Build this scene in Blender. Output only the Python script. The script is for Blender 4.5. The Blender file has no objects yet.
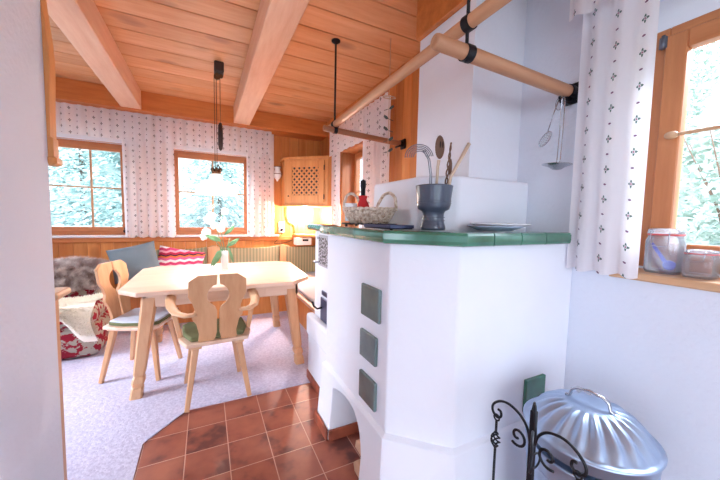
import bpy, bmesh, math, random
from mathutils import Vector, Matrix, Euler
random.seed(7)
PI = math.pi
scene = bpy.context.scene
COL = scene.collection
OFF = {}

# ------------------------------------------------------------------ helpers
class MB:
    """collects shapes in world (or thing-local) coordinates, links them as ONE mesh object"""
    def __init__(s): s.bm = bmesh.new(); s.uv = None
    def box(s, a, b, rot=None, piv=None, bev=0, seg=1):
        a = Vector(a); b = Vector(b)
        r = bmesh.ops.create_cube(s.bm, size=1)
        vs = r['verts']; c = (a+b)/2; d = b-a
        for v in vs: v.co = Vector((v.co.x*d.x, v.co.y*d.y, v.co.z*d.z)) + c
        if rot is not None:
            p = Vector(piv) if piv is not None else c
            m = rot if isinstance(rot, Matrix) else Euler(rot).to_matrix()
            for v in vs: v.co = m @ (v.co-p) + p
        if bev:
            es = list({e for v in vs for e in v.link_edges})
            bmesh.ops.bevel(s.bm, geom=es, offset=bev, segments=seg, affect='EDGES', profile=.5)
        return s
    def prism(s, pts, h0, h1, fr=None):
        """polygon pts (2d) extruded between h0 and h1; fr maps (x,y,h)->3d"""
        fr = fr or (lambda x, y, h: (x, y, h))
        lo = [s.bm.verts.new(fr(x, y, h0)) for x, y in pts]
        hi = [s.bm.verts.new(fr(x, y, h1)) for x, y in pts]
        n = len(pts)
        fs = [s.bm.faces.new(lo[::-1]), s.bm.faces.new(hi)]
        for i in range(n): fs.append(s.bm.faces.new((lo[i], lo[(i+1) % n], hi[(i+1) % n], hi[i])))
        bmesh.ops.recalc_face_normals(s.bm, faces=fs)
        return s
    def rings(s, rings, cap=True, closed=False, smooth=True):
        R = [[s.bm.verts.new(p) for p in r] for r in rings]
        fs = []; n = len(R[0]); m = len(R)
        for i in range(m if closed else m-1):
            A = R[i]; B = R[(i+1) % m]
            for k in range(n):
                f = s.bm.faces.new((A[k], A[(k+1) % n], B[(k+1) % n], B[k])); f.smooth = smooth; fs.append(f)
        if cap and not closed:
            fs.append(s.bm.faces.new(R[0][::-1])); fs.append(s.bm.faces.new(R[-1]))
        bmesh.ops.recalc_face_normals(s.bm, faces=fs)
        return s
    def tube(s, path, r, n=8, closed=False, sx=1, sy=1, up=(0, 0, 1), phase=0, smooth=True):
        P = [Vector(p) for p in path]; m = len(P)
        rr = r if isinstance(r, (list, tuple)) else [r]*m
        up = Vector(up); out = []; prev = None
        for i, p in enumerate(P):
            if closed: t = P[(i+1) % m]-P[i-1]
            else: t = P[min(i+1, m-1)]-P[max(i-1, 0)]
            t.normalize()
            if prev is None:
                u = up if abs(t.dot(up)) < .95 else Vector((1, 0, 0))
                a = t.cross(u).normalized()
            else:
                a = (prev-t*prev.dot(t))
                a = a.normalized() if a.length > 1e-6 else prev
            prev = a; b = a.cross(t).normalized()
            out.append([p + a*math.cos(2*PI*k/n+phase)*rr[i]*sx + b*math.sin(2*PI*k/n+phase)*rr[i]*sy for k in range(n)])
        return s.rings(out, closed=closed, smooth=smooth)
    def bar(s, p, q, w0, w1, d0=None, d1=None, up=(0, 1, 0)):
        """square tapered bar"""
        d0 = d0 or w0; d1 = d1 or w1
        P = Vector(p); Q = Vector(q); t = (Q-P).normalized(); b = Vector(up); a = t.cross(b).normalized(); b = a.cross(t)
        def sq(c, w, d): return [c+a*w*x+b*d*y for x, y in ((-.5, -.35), (-.35, -.5), (.35, -.5), (.5, -.35), (.5, .35), (.35, .5), (-.35, .5), (-.5, .35))]
        return s.rings([sq(P, w0, d0), sq(Q, w1, d1)], smooth=False)
    def cyl(s, p, q, r, r2=None, n=16):
        return s.tube([p, q], [r, r2 if r2 is not None else r], n=n)
    def lathe(s, prof, c=(0, 0, 0), n=24, axis=None, fl=None, sx=1, sy=1):
        """prof [(r,z)]"""
        rings = []
        m = axis or Matrix.Identity(3); c = Vector(c)
        for i, (r, z) in enumerate(prof):
            ring = []
            for k in range(n):
                a = 2*PI*k/n; q = r*(fl(a, i) if fl else 1)
                ring.append(c + m @ Vector((q*math.cos(a)*sx, q*math.sin(a)*sy, z)))
            rings.append(ring)
        return s.rings(rings)
    def sphere(s, c, r, n=12, sc=(1, 1, 1)):
        pr = [(max(.001, math.sin(PI*i/n))*r, -math.cos(PI*i/n)*r) for i in range(n+1)]
        rings = []
        for rr, z in pr: rings.append([Vector(c)+Vector((rr*math.cos(2*PI*k/(2*n))*sc[0], rr*math.sin(2*PI*k/(2*n))*sc[1], z*sc[2])) for k in range(2*n)])
        return s.rings(rings)
    def tri(s, a, b, c):
        vs = [s.bm.verts.new(p) for p in (a, b, c)]; s.bm.faces.new(vs); return s
    def grid(s, f, nu, nv, uvf=None, smooth=True):
        V = [[s.bm.verts.new(f(i/nu, j/nv)) for j in range(nv+1)] for i in range(nu+1)]
        if uvf and s.uv is None: s.uv = s.bm.loops.layers.uv.new('UVMap')
        for i in range(nu):
            for j in range(nv):
                q = ((i, j), (i+1, j), (i+1, j+1), (i, j+1))
                fc = s.bm.faces.new([V[a][b] for a, b in q]); fc.smooth = smooth
                if uvf:
                    for l, (a, b) in zip(fc.loops, q): l[s.uv].uv = uvf(a/nu, b/nv)
        return s
    def build(s, name, mat, parent=None, bevel=0, seg=2, sub=0, solid=0, smooth=False, loc=None):
        off = Vector(OFF.get(parent.name, (0, 0, 0))) if parent else Vector((0, 0, 0))
        if loc is not None: off = Vector(loc)
        if off.length:
            for v in s.bm.verts: v.co -= off
        me = bpy.data.meshes.new(name); 
        if smooth:
            for f in s.bm.faces: f.smooth = True
        s.bm.to_mesh(me); s.bm.free()
        o = bpy.data.objects.new(name, me); COL.objects.link(o)
        if mat: me.materials.append(mat)
        if parent:
            o.parent = parent; OFF[o.name] = tuple(off)
        elif loc is not None:
            o.location = loc; OFF[o.name] = tuple(off)
        if solid:
            m = o.modifiers.new('solid', 'SOLIDIFY'); m.thickness = solid; m.offset = 0
        if bevel:
            m = o.modifiers.new('bevel', 'BEVEL'); m.width = bevel; m.segments = seg; m.limit_method = 'ANGLE'; m.angle_limit = math.radians(35)
        if sub:
            m = o.modifiers.new('sub', 'SUBSURF'); m.levels = sub; m.render_levels = sub
        return o

def tag(o, label=None, cat=None, group=None, kind=None):
    if label: o['label'] = label
    if cat: o['category'] = cat
    if group: o['group'] = group
    if kind: o['kind'] = kind
    return o
def thing(name, label, cat, loc=(0, 0, 0), rz=0, group=None, kind=None):
    o = bpy.data.objects.new(name, None); COL.objects.link(o); o.empty_display_size = .1
    o.location = loc; o.rotation_euler = (0, 0, rz); OFF[o.name] = tuple(loc)
    return tag(o, label, cat, group, kind)
def local(o): OFF[o.name] = (0, 0, 0); return o
def copy_tree(o, parent=None):
    c = o.copy(); COL.objects.link(c); c.parent = parent
    for ch in [x for x in bpy.data.objects if x.parent == o and x != c]: copy_tree(ch, c)
    return c

# ------------------------------------------------------------------ materials
def lin(c):
    return tuple((x/255/12.92 if x/255 <= .04045 else ((x/255+.055)/1.055)**2.4) for x in c)
def newmat(name):
    m = bpy.data.materials.new(name); m.use_nodes = True
    nt = m.node_tree; b = nt.nodes['Principled BSDF']; return m, nt, b
class N:
    def __init__(s, nt): s.nt = nt
    def n(s, t, **kw):
        x = s.nt.nodes.new(t)
        for k, v in kw.items():
            if k.startswith('i_'): x.inputs[int(k[2:])].default_value = v
            else: setattr(x, k, v)
        return x
    def l(s, a, b): s.nt.links.new(a, b)
    def m(s, op, a, b=None, c=None, clamp=False):
        x = s.n('ShaderNodeMath', operation=op); x.use_clamp = clamp
        for i, v in enumerate((a, b, c)):
            if v is None: continue
            if isinstance(v, (int, float)): x.inputs[i].default_value = v
            else: s.l(v, x.inputs[i])
        return x.outputs[0]
    def mix(s, f, a, b, mode='MIX'):
        x = s.n('ShaderNodeMix', data_type='RGBA', blend_type=mode)
        for i, v in ((0, f), (6, a), (7, b)):
            if isinstance(v, (int, float)): x.inputs[i].default_value = v
            elif isinstance(v, tuple): x.inputs[i].default_value = (*v[:3], 1)
            else: s.l(v, x.inputs[i])
        return x.outputs[2]
    def noise(s, vec, scale, det=3, rough=.5):
        x = s.n('ShaderNodeTexNoise'); x.inputs['Scale'].default_value = scale; x.inputs['Detail'].default_value = det; x.inputs['Roughness'].default_value = rough
        if vec is not None: s.l(vec, x.inputs['Vector'])
        return x
    def ramp(s, f, stops):
        x = s.n('ShaderNodeValToRGB'); e = x.color_ramp.elements
        while len(e) < len(stops): e.new(.5)
        for q, (p, c) in zip(e, stops): q.position = p; q.color = (*c[:3], 1)
        s.l(f, x.inputs[0]); return x.outputs[0]
    def bump(s, h, strength, dist, b):
        x = s.n('ShaderNodeBump'); x.inputs['Strength'].default_value = strength; x.inputs['Distance'].default_value = dist
        s.l(h, x.inputs['Height']); s.l(x.outputs[0], b.inputs['Normal']); return x
    def obj(s, scale=None, rot=None):
        t = s.n('ShaderNodeTexCoord').outputs['Object']
        if scale or rot:
            m = s.n('ShaderNodeMapping')
            if scale: m.inputs['Scale'].default_value = scale
            if rot: m.inputs['Rotation'].default_value = rot
            s.l(t, m.inputs[0]); t = m.outputs[0]
        return t

def plain(name, c, rough=.6, metal=0, spec=.5, bump=0, bscale=80, var=0, emis=0, coat=0):
    m, nt, b = newmat(name); g = N(nt)
    b.inputs['Base Color'].default_value = (*lin(c), 1); b.inputs['Roughness'].default_value = rough
    b.inputs['Metallic'].default_value = metal; b.inputs['Specular IOR Level'].default_value = spec
    b.inputs['Coat Weight'].default_value = coat
    if var or bump:
        co = g.obj()
    if var:
        nz = g.noise(co, bscale*.15, 4)
        c2 = tuple(x*(1-var) for x in lin(c))
        g.l(g.mix(g.m('MULTIPLY_ADD', nz.outputs[0], 2.2, -.6, True), lin(c), c2), b.inputs['Base Color'])
    if bump:
        nb = g.noise(co, bscale, 3); g.bump(nb.outputs[0], bump, .01, b)
    if emis:
        b.inputs['Emission Color'].default_value = (*lin(c), 1); b.inputs['Emission Strength'].default_value = emis
    return m

def wood(name, c1, c2, axis='x', board=0, baxis='y', boff=0, knots=.8, rough=.45, kc=(110, 60, 35), stretch=9, kscale=2.2, vary=.25, blen=0):
    m, nt, b = newmat(name); g = N(nt)
    t = g.obj()
    sep = g.n('ShaderNodeSeparateXYZ'); g.l(t, sep.inputs[0])
    ax = {'x': 0, 'y': 1, 'z': 2}
    vec = t; idx = None
    if board:
        bc = sep.outputs[ax[baxis]]
        idx = g.m('FLOOR', g.m('DIVIDE', g.m('SUBTRACT', bc, boff), board))
        wn = g.n('ShaderNodeTexWhiteNoise', noise_dimensions='1D'); g.l(idx, wn.inputs['W'])
        off = g.n('ShaderNodeVectorMath', operation='SCALE'); g.l(wn.outputs['Color'], off.inputs[0]); off.inputs[3].default_value = 23
        ad = g.n('ShaderNodeVectorMath', operation='ADD'); g.l(t, ad.inputs[0]); g.l(off.outputs[0], ad.inputs[1]); vec = ad.outputs[0]
    mp = g.n('ShaderNodeMapping'); sc = [1, 1, 1]; sc[ax[axis]] = 1/stretch; mp.inputs['Scale'].default_value = sc; g.l(vec, mp.inputs[0])
    n1 = g.noise(mp.outputs[0], 26, 5, .6)
    n2 = g.noise(mp.outputs[0], 5, 2)
    f = g.m('ADD', g.m('MULTIPLY', n1.outputs[0], .6), g.m('MULTIPLY', n2.outputs[0], .6))
    col = g.ramp(f, [(.38, lin(c1)), (.78, lin(c2))])
    if board:
        col = g.mix(g.m('MULTIPLY', wn.outputs['Value'], vary), col, tuple(x*.62 for x in lin(c2)))
    if knots:
        mk = g.n('ShaderNodeMapping'); sk = [1, 1, 1]; sk[ax[axis]] = .55; mk.inputs['Scale'].default_value = sk; g.l(vec, mk.inputs[0])
        v = g.n('ShaderNodeTexVoronoi'); v.inputs['Scale'].default_value = kscale; g.l(mk.outputs[0], v.inputs['Vector'])
        k = g.m('SUBTRACT', 1, g.m('DIVIDE', v.outputs['Distance'], .21), None, True)
        k = g.m('MULTIPLY', g.m('POWER', k, .8), knots, None, True)
        col = g.mix(k, col, lin(kc))
    g.l(col, b.inputs['Base Color']); b.inputs['Roughness'].default_value = rough
    g.bump(n1.outputs[0], .15, .004, b)
    return m

def plaster(name, c, bump=.35, scale=45):
    m, nt, b = newmat(name); g = N(nt); co = g.obj()
    n1 = g.noise(co, scale, 4); n2 = g.noise(co, 6, 2)
    g.l(g.mix(g.m('MULTIPLY', n2.outputs[0], .5), lin(c), tuple(x*.93 for x in lin(c))), b.inputs['Base Color'])
    b.inputs['Roughness'].default_value = .9; b.inputs['Specular IOR Level'].default_value = .2
    g.bump(n1.outputs[0], bump, .012, b); return m

def curtain_mat(name):
    m, nt, b = newmat(name); g = N(nt)
    uv = g.n('ShaderNodeUVMap').outputs[0]
    sep = g.n('ShaderNodeSeparateXYZ'); g.l(uv, sep.inputs[0]); U, V = sep.outputs[0], sep.outputs[1]
    CW, CH = .115, .132
    ci = g.m('FLOOR', g.m('DIVIDE', U, CW))
    par = g.m('MULTIPLY', g.m('MODULO', g.m('ABSOLUTE', ci), 2), CH*.45)
    Vs = g.m('ADD', V, par)
    lx = g.m('SUBTRACT', g.m('MULTIPLY', g.m('FRACT', g.m('DIVIDE', U, CW)), CW), CW/2)
    ly = g.m('SUBTRACT', g.m('MULTIPLY', g.m('FRACT', g.m('DIVIDE', Vs, CH)), CH), CH/2)
    r = g.m('SQRT', g.m('ADD', g.m('POWER', lx, 2.0), g.m('POWER', g.m('ABSOLUTE', ly), 2.0)))
    th = g.m('ARCTAN2', ly, lx)
    pet = g.m('MULTIPLY_ADD', g.m('COSINE', g.m('MULTIPLY', th, 4)), .0050, .0125)
    outer = g.m('LESS_THAN', r, pet); inner = g.m('GREATER_THAN', r, .0065)
    motif = g.m('MULTIPLY', outer, inner)
    # small sprig between
    ly2 = g.m('SUBTRACT', g.m('ABSOLUTE', ly), CH/2)
    e = g.m('ADD', g.m('POWER', g.m('DIVIDE', lx, .009), 2.0), g.m('POWER', g.m('DIVIDE', g.m('ABSOLUTE', ly2), .004), 2.0))
    small = g.m('LESS_THAN', e, 1)
    base = lin((250, 246, 249))
    c = g.mix(motif, base, lin((98, 118, 112)))
    c = g.mix(g.m('LESS_THAN', r, .0045), c, lin((170, 110, 130)))
    c = g.mix(small, c, lin((130, 90, 120)))
    g.l(c, b.inputs['Base Color']); b.inputs['Roughness'].default_value = .9; b.inputs['Specular IOR Level'].default_value = .1
    # thin cotton lets some daylight through
    tr = g.n('ShaderNodeBsdfTranslucent'); g.l(c, tr.inputs[0]); ms = g.n('ShaderNodeMixShader'); ms.inputs[0].default_value = .5
    out = nt.nodes['Material Output']; g.l(b.outputs[0], ms.inputs[1]); g.l(tr.outputs[0], ms.inputs[2]); g.l(ms.outputs[0], out.inputs[0])
    return m

def tile_floor_mat():
    m, nt, b = newmat('terracotta_tiles'); g = N(nt); t = g.obj()
    sep = g.n('ShaderNodeSeparateXYZ'); g.l(t, sep.inputs[0]); P = .2215
    fx = g.m('DIVIDE', g.m('ADD', sep.outputs[0], .122), P); fy = g.m('DIVIDE', g.m('SUBTRACT', sep.outputs[1], 2.342), .2235)
    cx = g.m('FLOOR', fx); cy = g.m('FLOOR', fy)
    dx = g.m('ABSOLUTE', g.m('SUBTRACT', g.m('FRACT', fx), .5)); dy = g.m('ABSOLUTE', g.m('SUBTRACT', g.m('FRACT', fy), .5))
    d = g.m('MAXIMUM', dx, dy)
    grout = g.m('GREATER_THAN', d, .489)
    cmb = g.n('ShaderNodeCombineXYZ'); g.l(cx, cmb.inputs[0]); g.l(cy, cmb.inputs[1])
    wn = g.n('ShaderNodeTexWhiteNoise', noise_dimensions='2D'); g.l(cmb.outputs[0], wn.inputs[0])
    ad = g.n('ShaderNodeVectorMath', operation='ADD'); sc = g.n('ShaderNodeVectorMath', operation='SCALE'); g.l(wn.outputs['Color'], sc.inputs[0]); sc.inputs[3].default_value = 9
    g.l(t, ad.inputs[0]); g.l(sc.outputs[0], ad.inputs[1])
    n1 = g.noise(ad.outputs[0], 6, 3, .55)
    col = g.ramp(n1.outputs[0], [(.36, lin((104, 60, 54))), (.48, lin((156, 88, 70))), (.66, lin((174, 102, 78)))])
    col = g.mix(g.m('MULTIPLY', wn.outputs['Value'], .35), col, lin((142, 86, 74)))
    col = g.mix(grout, col, lin((205, 160, 140)))
    g.l(col, b.inputs['Base Color']); b.inputs['Roughness'].default_value = .42
    h = g.m('SUBTRACT', 1, g.m('MULTIPLY', g.m('SUBTRACT', d, .47, None, True), 30, None, True)); g.bump(h, .3, .003, b)
    return m

def mix_blotch(name, ca, cb, scale, lo, hi, rough=.9, bump=0, det=2):
    m, nt, b = newmat(name); g = N(nt); t = g.obj(); n1 = g.noise(t, scale, det)
    g.l(g.ramp(n1.outputs[0], [(lo, lin(ca)), (hi, lin(cb))]), b.inputs['Base Color']); b.inputs['Roughness'].default_value = rough
    if bump: g.bump(n1.outputs[0], bump, .01, b)
    return m
def stripes(name, c1, c2, axis, period, rough=.9):
    m, nt, b = newmat(name); g = N(nt); t = g.obj(); sep = g.n('ShaderNodeSeparateXYZ'); g.l(t, sep.inputs[0])
    s = g.m('FRACT', g.m('DIVIDE', sep.outputs['xyz'.index(axis)], period))
    f = g.m('LESS_THAN', g.m('ABSOLUTE', g.m('SUBTRACT', s, .5)), .24)
    c = g.mix(f, lin(c1), lin(c2))
    f2 = g.m('LESS_THAN', g.m('ABSOLUTE', g.m('SUBTRACT', s, .5)), .05)
    c = g.mix(f2, c, lin((196, 150, 120)))
    g.l(c, b.inputs['Base Color']); b.inputs['Roughness'].default_value = rough
    n1 = g.noise(t, 300, 2); g.bump(n1.outputs[0], .2, .003, b); return m
def glass_thin(name, tint=(1, 1, 1), gloss=.08, milk=0):
    m, nt, b = newmat(name); g = N(nt)
    tr = g.n('ShaderNodeBsdfTransparent'); tr.inputs[0].default_value = (*tint, 1)
    gl = g.n('ShaderNodeBsdfGlossy'); gl.inputs['Roughness'].default_value = .03
    fr = g.n('ShaderNodeFresnel'); fr.inputs[0].default_value = 1.45
    ms = g.n('ShaderNodeMixShader'); g.l(g.m('MULTIPLY', fr.outputs[0], gloss*10, None, True), ms.inputs[0]); g.l(tr.outputs[0], ms.inputs[1]); g.l(gl.outputs[0], ms.inputs[2])
    out = ms.outputs[0]
    if milk:
        df = g.n('ShaderNodeBsdfTranslucent'); df.inputs[0].default_value = (.95, .97, 1, 1); m2 = g.n('ShaderNodeMixShader'); m2.inputs[0].default_value = milk
        g.l(out, m2.inputs[1]); g.l(df.outputs[0], m2.inputs[2]); out = m2.outputs[0]
    g.l(out, nt.nodes['Material Output'].inputs[0]); return m

M = {}
M['glassv'] = glass_thin('frosted_glass', (1, 1, 1), .08, .55)
M['plaster'] = plaster('white_plaster', (230, 234, 246))
M['stove_plaster'] = plaster('limewash', (238, 239, 248), .2, 18)
M['reveal'] = plaster('smooth_plaster', (245, 245, 250), .08)
M['ceil'] = wood('ceiling_boards', (238, 184, 138), (212, 142, 92), 'x', .24, 'y', 2.616-.24*14, .75, .42, (120, 66, 42), 9, 3.0)
M['beam'] = wood('beam_wood', (242, 204, 176), (222, 168, 136), 'y', 0, knots=.6, kc=(140, 92, 76), rough=.5, kscale=3.2)
M['crossbeam'] = wood('cross_beam_wood', (218, 136, 72), (184, 100, 44), 'x', 0, knots=.6, rough=.45)
M['panel_z'] = wood('wall_boards', (240, 164, 90), (210, 126, 60), 'z', .13, 'x', 0, .7, .42, (120, 60, 26), 9, 3)
M['panel_zy'] = wood('side_wall_boards', (228, 148, 80), (196, 108, 48), 'z', .13, 'y', 0, .7, .42, (120, 60, 26), 9, 3)
M['frame_z'] = wood('larch_upright', (216, 142, 92), (184, 108, 62), 'z', 0, knots=.2, rough=.4)
M['frame_x'] = wood('larch_rail', (216, 142, 92), (184, 108, 62), 'x', 0, knots=.2, rough=.4)
M['frame_y'] = wood('larch_rail_side', (216, 142, 92), (184, 108, 62), 'y', 0, knots=.2, rough=.4)
M['pine_x'] = wood('pine_top', (242, 212, 190), (226, 188, 160), 'x', 0, knots=.25, rough=.35, kc=(180, 130, 95))
M['pine_y'] = wood('pine_long', (236, 196, 158), (216, 168, 128), 'y', 0, knots=.25, rough=.45, kc=(170, 120, 85))
M['pine_z'] = wood('pine_upright', (226, 178, 136), (204, 148, 106), 'z', 0, knots=.3, rough=.42, kc=(160, 105, 66))
M['cab'] = wood('cabinet_pine', (234, 168, 104), (212, 138, 76), 'z', 0, knots=.2, rough=.45)
M['rail'] = wood('turned_beech', (226, 176, 138), (196, 138, 100), 'y', 0, knots=.1, rough=.45)
M['railx'] = wood('turned_beech_cross', (214, 164, 128), (182, 126, 92), 'x', 0, knots=.1, rough=.45)
M['sill'] = wood('light_sill', (226, 186, 150), (208, 160, 118), 'y', 0, knots=.1, rough=.4)
M['carpet'] = mix_blotch('carpet_pile', (212, 208, 228), (190, 184, 208), 55, .35, .65, .95, .5, 4)
M['tiles'] = tile_floor_mat()
M['terra'] = mix_blotch('terracotta_skirting', (120, 62, 48), (176, 92, 66), 7, .4, .6, .45)
M['curtain'] = curtain_mat('sprigged_cotton')
M['green_tile'] = plain('green_glaze', (70, 132, 108), .12, 0, .6, var=.4, bscale=60, coat=.5)
M['grey_tile'] = plain('dark_green_glaze', (104, 124, 124), .25, 0, .6, var=.35, bscale=60, coat=.3)
M['iron'] = plain('black_iron', (34, 34, 40), .45, .6)
M['wire'] = plain('dark_wire', (120, 124, 136), .3, .9)
M['steel'] = plain('steel', (190, 192, 200), .25, 1)
M['zinc'] = plain('galvanised_zinc', (176, 194, 220), .38, .8, bump=.06, bscale=14, var=.18)
M['stoneware'] = plain('blue_stoneware', (74, 80, 98), .3, 0, .6, bump=.1, bscale=120, coat=.3)
M['white_por'] = plain('white_porcelain', (246, 246, 250), .15, coat=.4)
M['blue_por'] = plain('blue_grey_porcelain', (176, 190, 214), .2, coat=.4)
M['plastic_w'] = plain('white_plastic', (240, 240, 242), .35)
M['red'] = plain('red_cloth', (200, 40, 44), .8)
M['rubber'] = plain('red_rubber', (224, 90, 92), .5)
M['blue'] = plain('blue_plastic', (30, 70, 220), .3)
M['dark'] = plain('dark_brown', (58, 38, 34), .4)
M['darkmetal'] = plain('oven_enamel', (72, 78, 112), .3, .4)
M['silver'] = plain('cast_silver', (176, 180, 196), .4, .7)
M['hole'] = plain('matt_black', (24, 22, 26), .9)  # near-black for spoon slots, bottle neck and radio display
M['brass'] = plain('aged_brass', (110, 82, 60), .35, .9)
M['shade'] = plain('opal_glass', (255, 252, 246), .25, emis=.62)
M['cast_pattern'] = mix_blotch('pierced_casting', (26, 24, 30), (176, 180, 196), 60, .49, .53, .4, .5, 1)
M['glassw'] = glass_thin('window_glass', (.97, .99, 1), .05)
M['glassj'] = glass_thin('jar_glass', (.985, .99, 1), .10, .22)  # white mixed into the clear glass to paint its bright haze
M['stripe_x'] = stripes('striped_upholstery', (146, 142, 112), (176, 168, 136), 'x', .045)
M['stripe_y'] = stripes('striped_upholstery_side', (146, 142, 112), (176, 168, 136), 'y', .045)
M['cush_green'] = plain('olive_velvet', (120, 122, 82), .9, bump=.3, bscale=90, var=.25)
M['cush_pale'] = plain('pale_blue_cotton_and_sheen', (206, 212, 226), .9, bump=.2, bscale=120)  # bench cotton; on the left chair's cushion top it paints a reflection
M['pil_blue'] = plain('grey_blue_linen', (118, 132, 142), .9, bump=.25, bscale=60, var=.1)
M['floral'] = mix_blotch('floral_tapestry', (150, 24, 44), (176, 164, 148), 17, .48, .51, .95, .3, 3)
M['fur'] = mix_blotch('grey_brown_fur', (240, 228, 222), (160, 136, 130), 10, .35, .62, .9)
M['wool'] = plain('cream_wool', (250, 240, 224), .95)
M['wicker'] = mix_blotch('wicker', (232, 214, 198), (186, 156, 134), 60, .35, .65, .7, .4)
M['wood_dark'] = plain('dark_spoon_wood', (120, 84, 66), .6, var=.3)
M['stick'] = plain('pale_beech', (206, 182, 160), .5)
M['leaf'] = plain('green_leaf', (110, 158, 118), .5, var=.2)
M['flower'] = plain('white_petal', (252, 246, 250), .7)
M['log'] = plain('split_log', (222, 180, 150), .8, bump=.4, bscale=40, var=.25)
M['bark'] = plain('bark', (120, 92, 76), .9, bump=.6, bscale=30)
M['foliage'] = mix_blotch('conifer_green', (146, 172, 168), (216, 228, 222), 3, .35, .65, .9)
M['foliage2'] = mix_blotch('pale_shrub', (144, 158, 142), (204, 208, 196), 4, .35, .65, .9)
M['grass'] = mix_blotch('dry_grass', (164, 176, 172), (136, 152, 144), 1.3, .35, .65, .95, 0, 5)
def pillow_pattern():
    m, nt, b = newmat('pink_woven'); g = N(nt); t = g.obj(); sep = g.n('ShaderNodeSeparateXYZ'); g.l(t, sep.inputs[0])
    w = g.m('ADD', sep.outputs[2], g.m('MULTIPLY', g.m('PINGPONG', sep.outputs[0], .05), .3))
    s = g.m('FRACT', g.m('DIVIDE', w, .17))
    x = g.n('ShaderNodeValToRGB'); x.color_ramp.interpolation = 'CONSTANT'; e = x.color_ramp.elements
    st = [(0, (206, 60, 110)), (.18, (240, 232, 236)), (.34, (216, 96, 150)), (.5, (224, 120, 60)), (.62, (50, 40, 60)), (.7, (190, 40, 80)), (.86, (236, 170, 190))]
    while len(e) < len(st): e.new(.5)
    for q, (p, c) in zip(e, st): q.position = p; q.color = (*lin(c), 1)
    g.l(s, x.inputs[0]); g.l(x.outputs[0], b.inputs['Base Color']); b.inputs['Roughness'].default_value = .9; return m
M['pil_pink'] = pillow_pattern()

# ------------------------------------------------------------------ camera (15 mm lens, eye height 1.35 m)
cam_d = bpy.data.cameras.new('camera'); cam = bpy.data.objects.new('camera', cam_d); COL.objects.link(cam)
cam_d.sensor_width = 36; cam_d.lens = 307.634*36/720; cam_d.clip_start = .02; cam_d.clip_end = 300
Rw = [[0.894563, -0.01307, 0.446751], [-0.446461, -0.072477, 0.891863], [0.020723, -0.997284, -0.070671]]
cam.matrix_world = Matrix.Translation((0, 0, 1.35)) @ Matrix(((Rw[0][0], -Rw[0][1], -Rw[0][2]), (Rw[1][0], -Rw[1][1], -Rw[1][2]), (Rw[2][0], -Rw[2][1], -Rw[2][2]))).to_4x4()
scene.camera = cam
ZC = 2.79; YF = 4.82; XR = 1.68; XL = -3.0; YB = -2.4
ST = 'structure'

# ------------------------------------------------------------------ setting
def rect_minus(r, holes):
    """r=(a0,b0,a1,b1); holes likewise -> list of rects"""
    A = sorted({r[0], r[2], *[h[i] for h in holes for i in (0, 2) if r[0] < h[i] < r[2]]})
    out = []
    for a0, a1 in zip(A, A[1:]):
        am = (a0+a1)/2; cuts = sorted([(h[1], h[3]) for h in holes if h[0] <= am <= h[2]])
        b = r[1]
        for c0, c1 in cuts:
            if c0 > b: out.append((a0, b, a1, c0))
            b = max(b, c1)
        if b < r[3]: out.append((a0, b, a1, r[3]))
    return out
W1H = (-2.15, 1.08, -.86, 2.21); W2H = (-.42, 1.08, .60, 2.21)
W3H = (3.12, 1.08, 3.90, 2.24); WKH = (-.42, 1.12, .74, 2.36)
W0H = (1.95, 1.0, 3.6, 2.3)
mb = MB().box((XL-.3, YB-.3, -.2), (XR+.3, YF+.3, 0)); tag(mb.build('floor', M['tiles']), kind=ST)
mb = MB().prism([(XL+.002, YF), (XL+.002, 1.743), (-.581, 1.743), (-.581, YB), (-.335, YB), (-.35, 2.095), (-.137, 2.342), (.75, 2.342), (.75, 2.445), (XR, 2.445), (XR, YF)], .0, .007)
cp = mb.build('carpet', M['carpet']); tag(cp, 'pale lavender-grey carpet covering the dining floor up to the terracotta tiles', 'carpet')
# ceiling boards along x with V joints
mb = MB()
y = 2.616-.24*21
while y < YF:
    mb.box((XL-.3, y+.005, ZC), (XR+.3, y+.235, ZC+.03), bev=.003); y += .24
tag(mb.build('ceiling', M['ceil']), kind=ST)
mb = MB().box((XL-.3, YB-.3, ZC+.031), (XR+.3, YF+.3, ZC+.2)); tag(mb.build('ceiling', M['dark']), kind=ST)  # backing coloured dark to put shade in the open board joints
def boards(mb, rects, plane, d0, d1, w, off):
    for a0, b0, a1, b1 in rects:
        k = math.floor((a0-off)/w); x = off+k*w
        while x < a1:
            p0 = max(x, a0); p1 = min(x+w, a1)
            if p1-p0 > .006:
                if plane == 'y': mb.box((p0+.001, d0, b0), (p1-.001, d1, b1), bev=.003)
                else: mb.box((d0, p0+.001, b0), (d1, p1-.001, b1), bev=.003)
            x += w
# far wall: solid with openings, boarded on the room side
mb = MB()
for r in rect_minus((XL-.3, 0, XR+.3, ZC), [W1H, W2H]): mb.box((r[0], YF+.02, r[1]), (r[2], YF+.3, r[3]))
tag(mb.build('wall_far', M['reveal']), kind=ST)
mb = MB(); boards(mb, rect_minus((XL, 0, XR, ZC), [W1H, W2H]), 'y', YF, YF+.02, .13, 0)
tag(mb.build('wall_far_boards', M['panel_z']), kind=ST)
mb = MB()
for r in rect_minus((YB-.3, 0, YF, ZC), [W3H, WKH]): mb.box((XR, r[0], r[1]), (XR+.3, r[2], r[3]))
tag(mb.build('wall_right', M['plaster']), kind=ST)
mb = MB(); boards(mb, rect_minus((1.73, 0, YF, ZC), [W3H]), 'x', XR-.02, XR, .13, 0)
tag(mb.build('wall_right_boards', M['panel_zy']), kind=ST)
mb = MB()
for r in rect_minus((1.6, 0, YF, ZC), [W0H]): mb.box((XL-.3, r[0], r[1]), (XL, r[2], r[3]))
tag(mb.build('wall_left', M['plaster']), kind=ST)
mb = MB()
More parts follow.
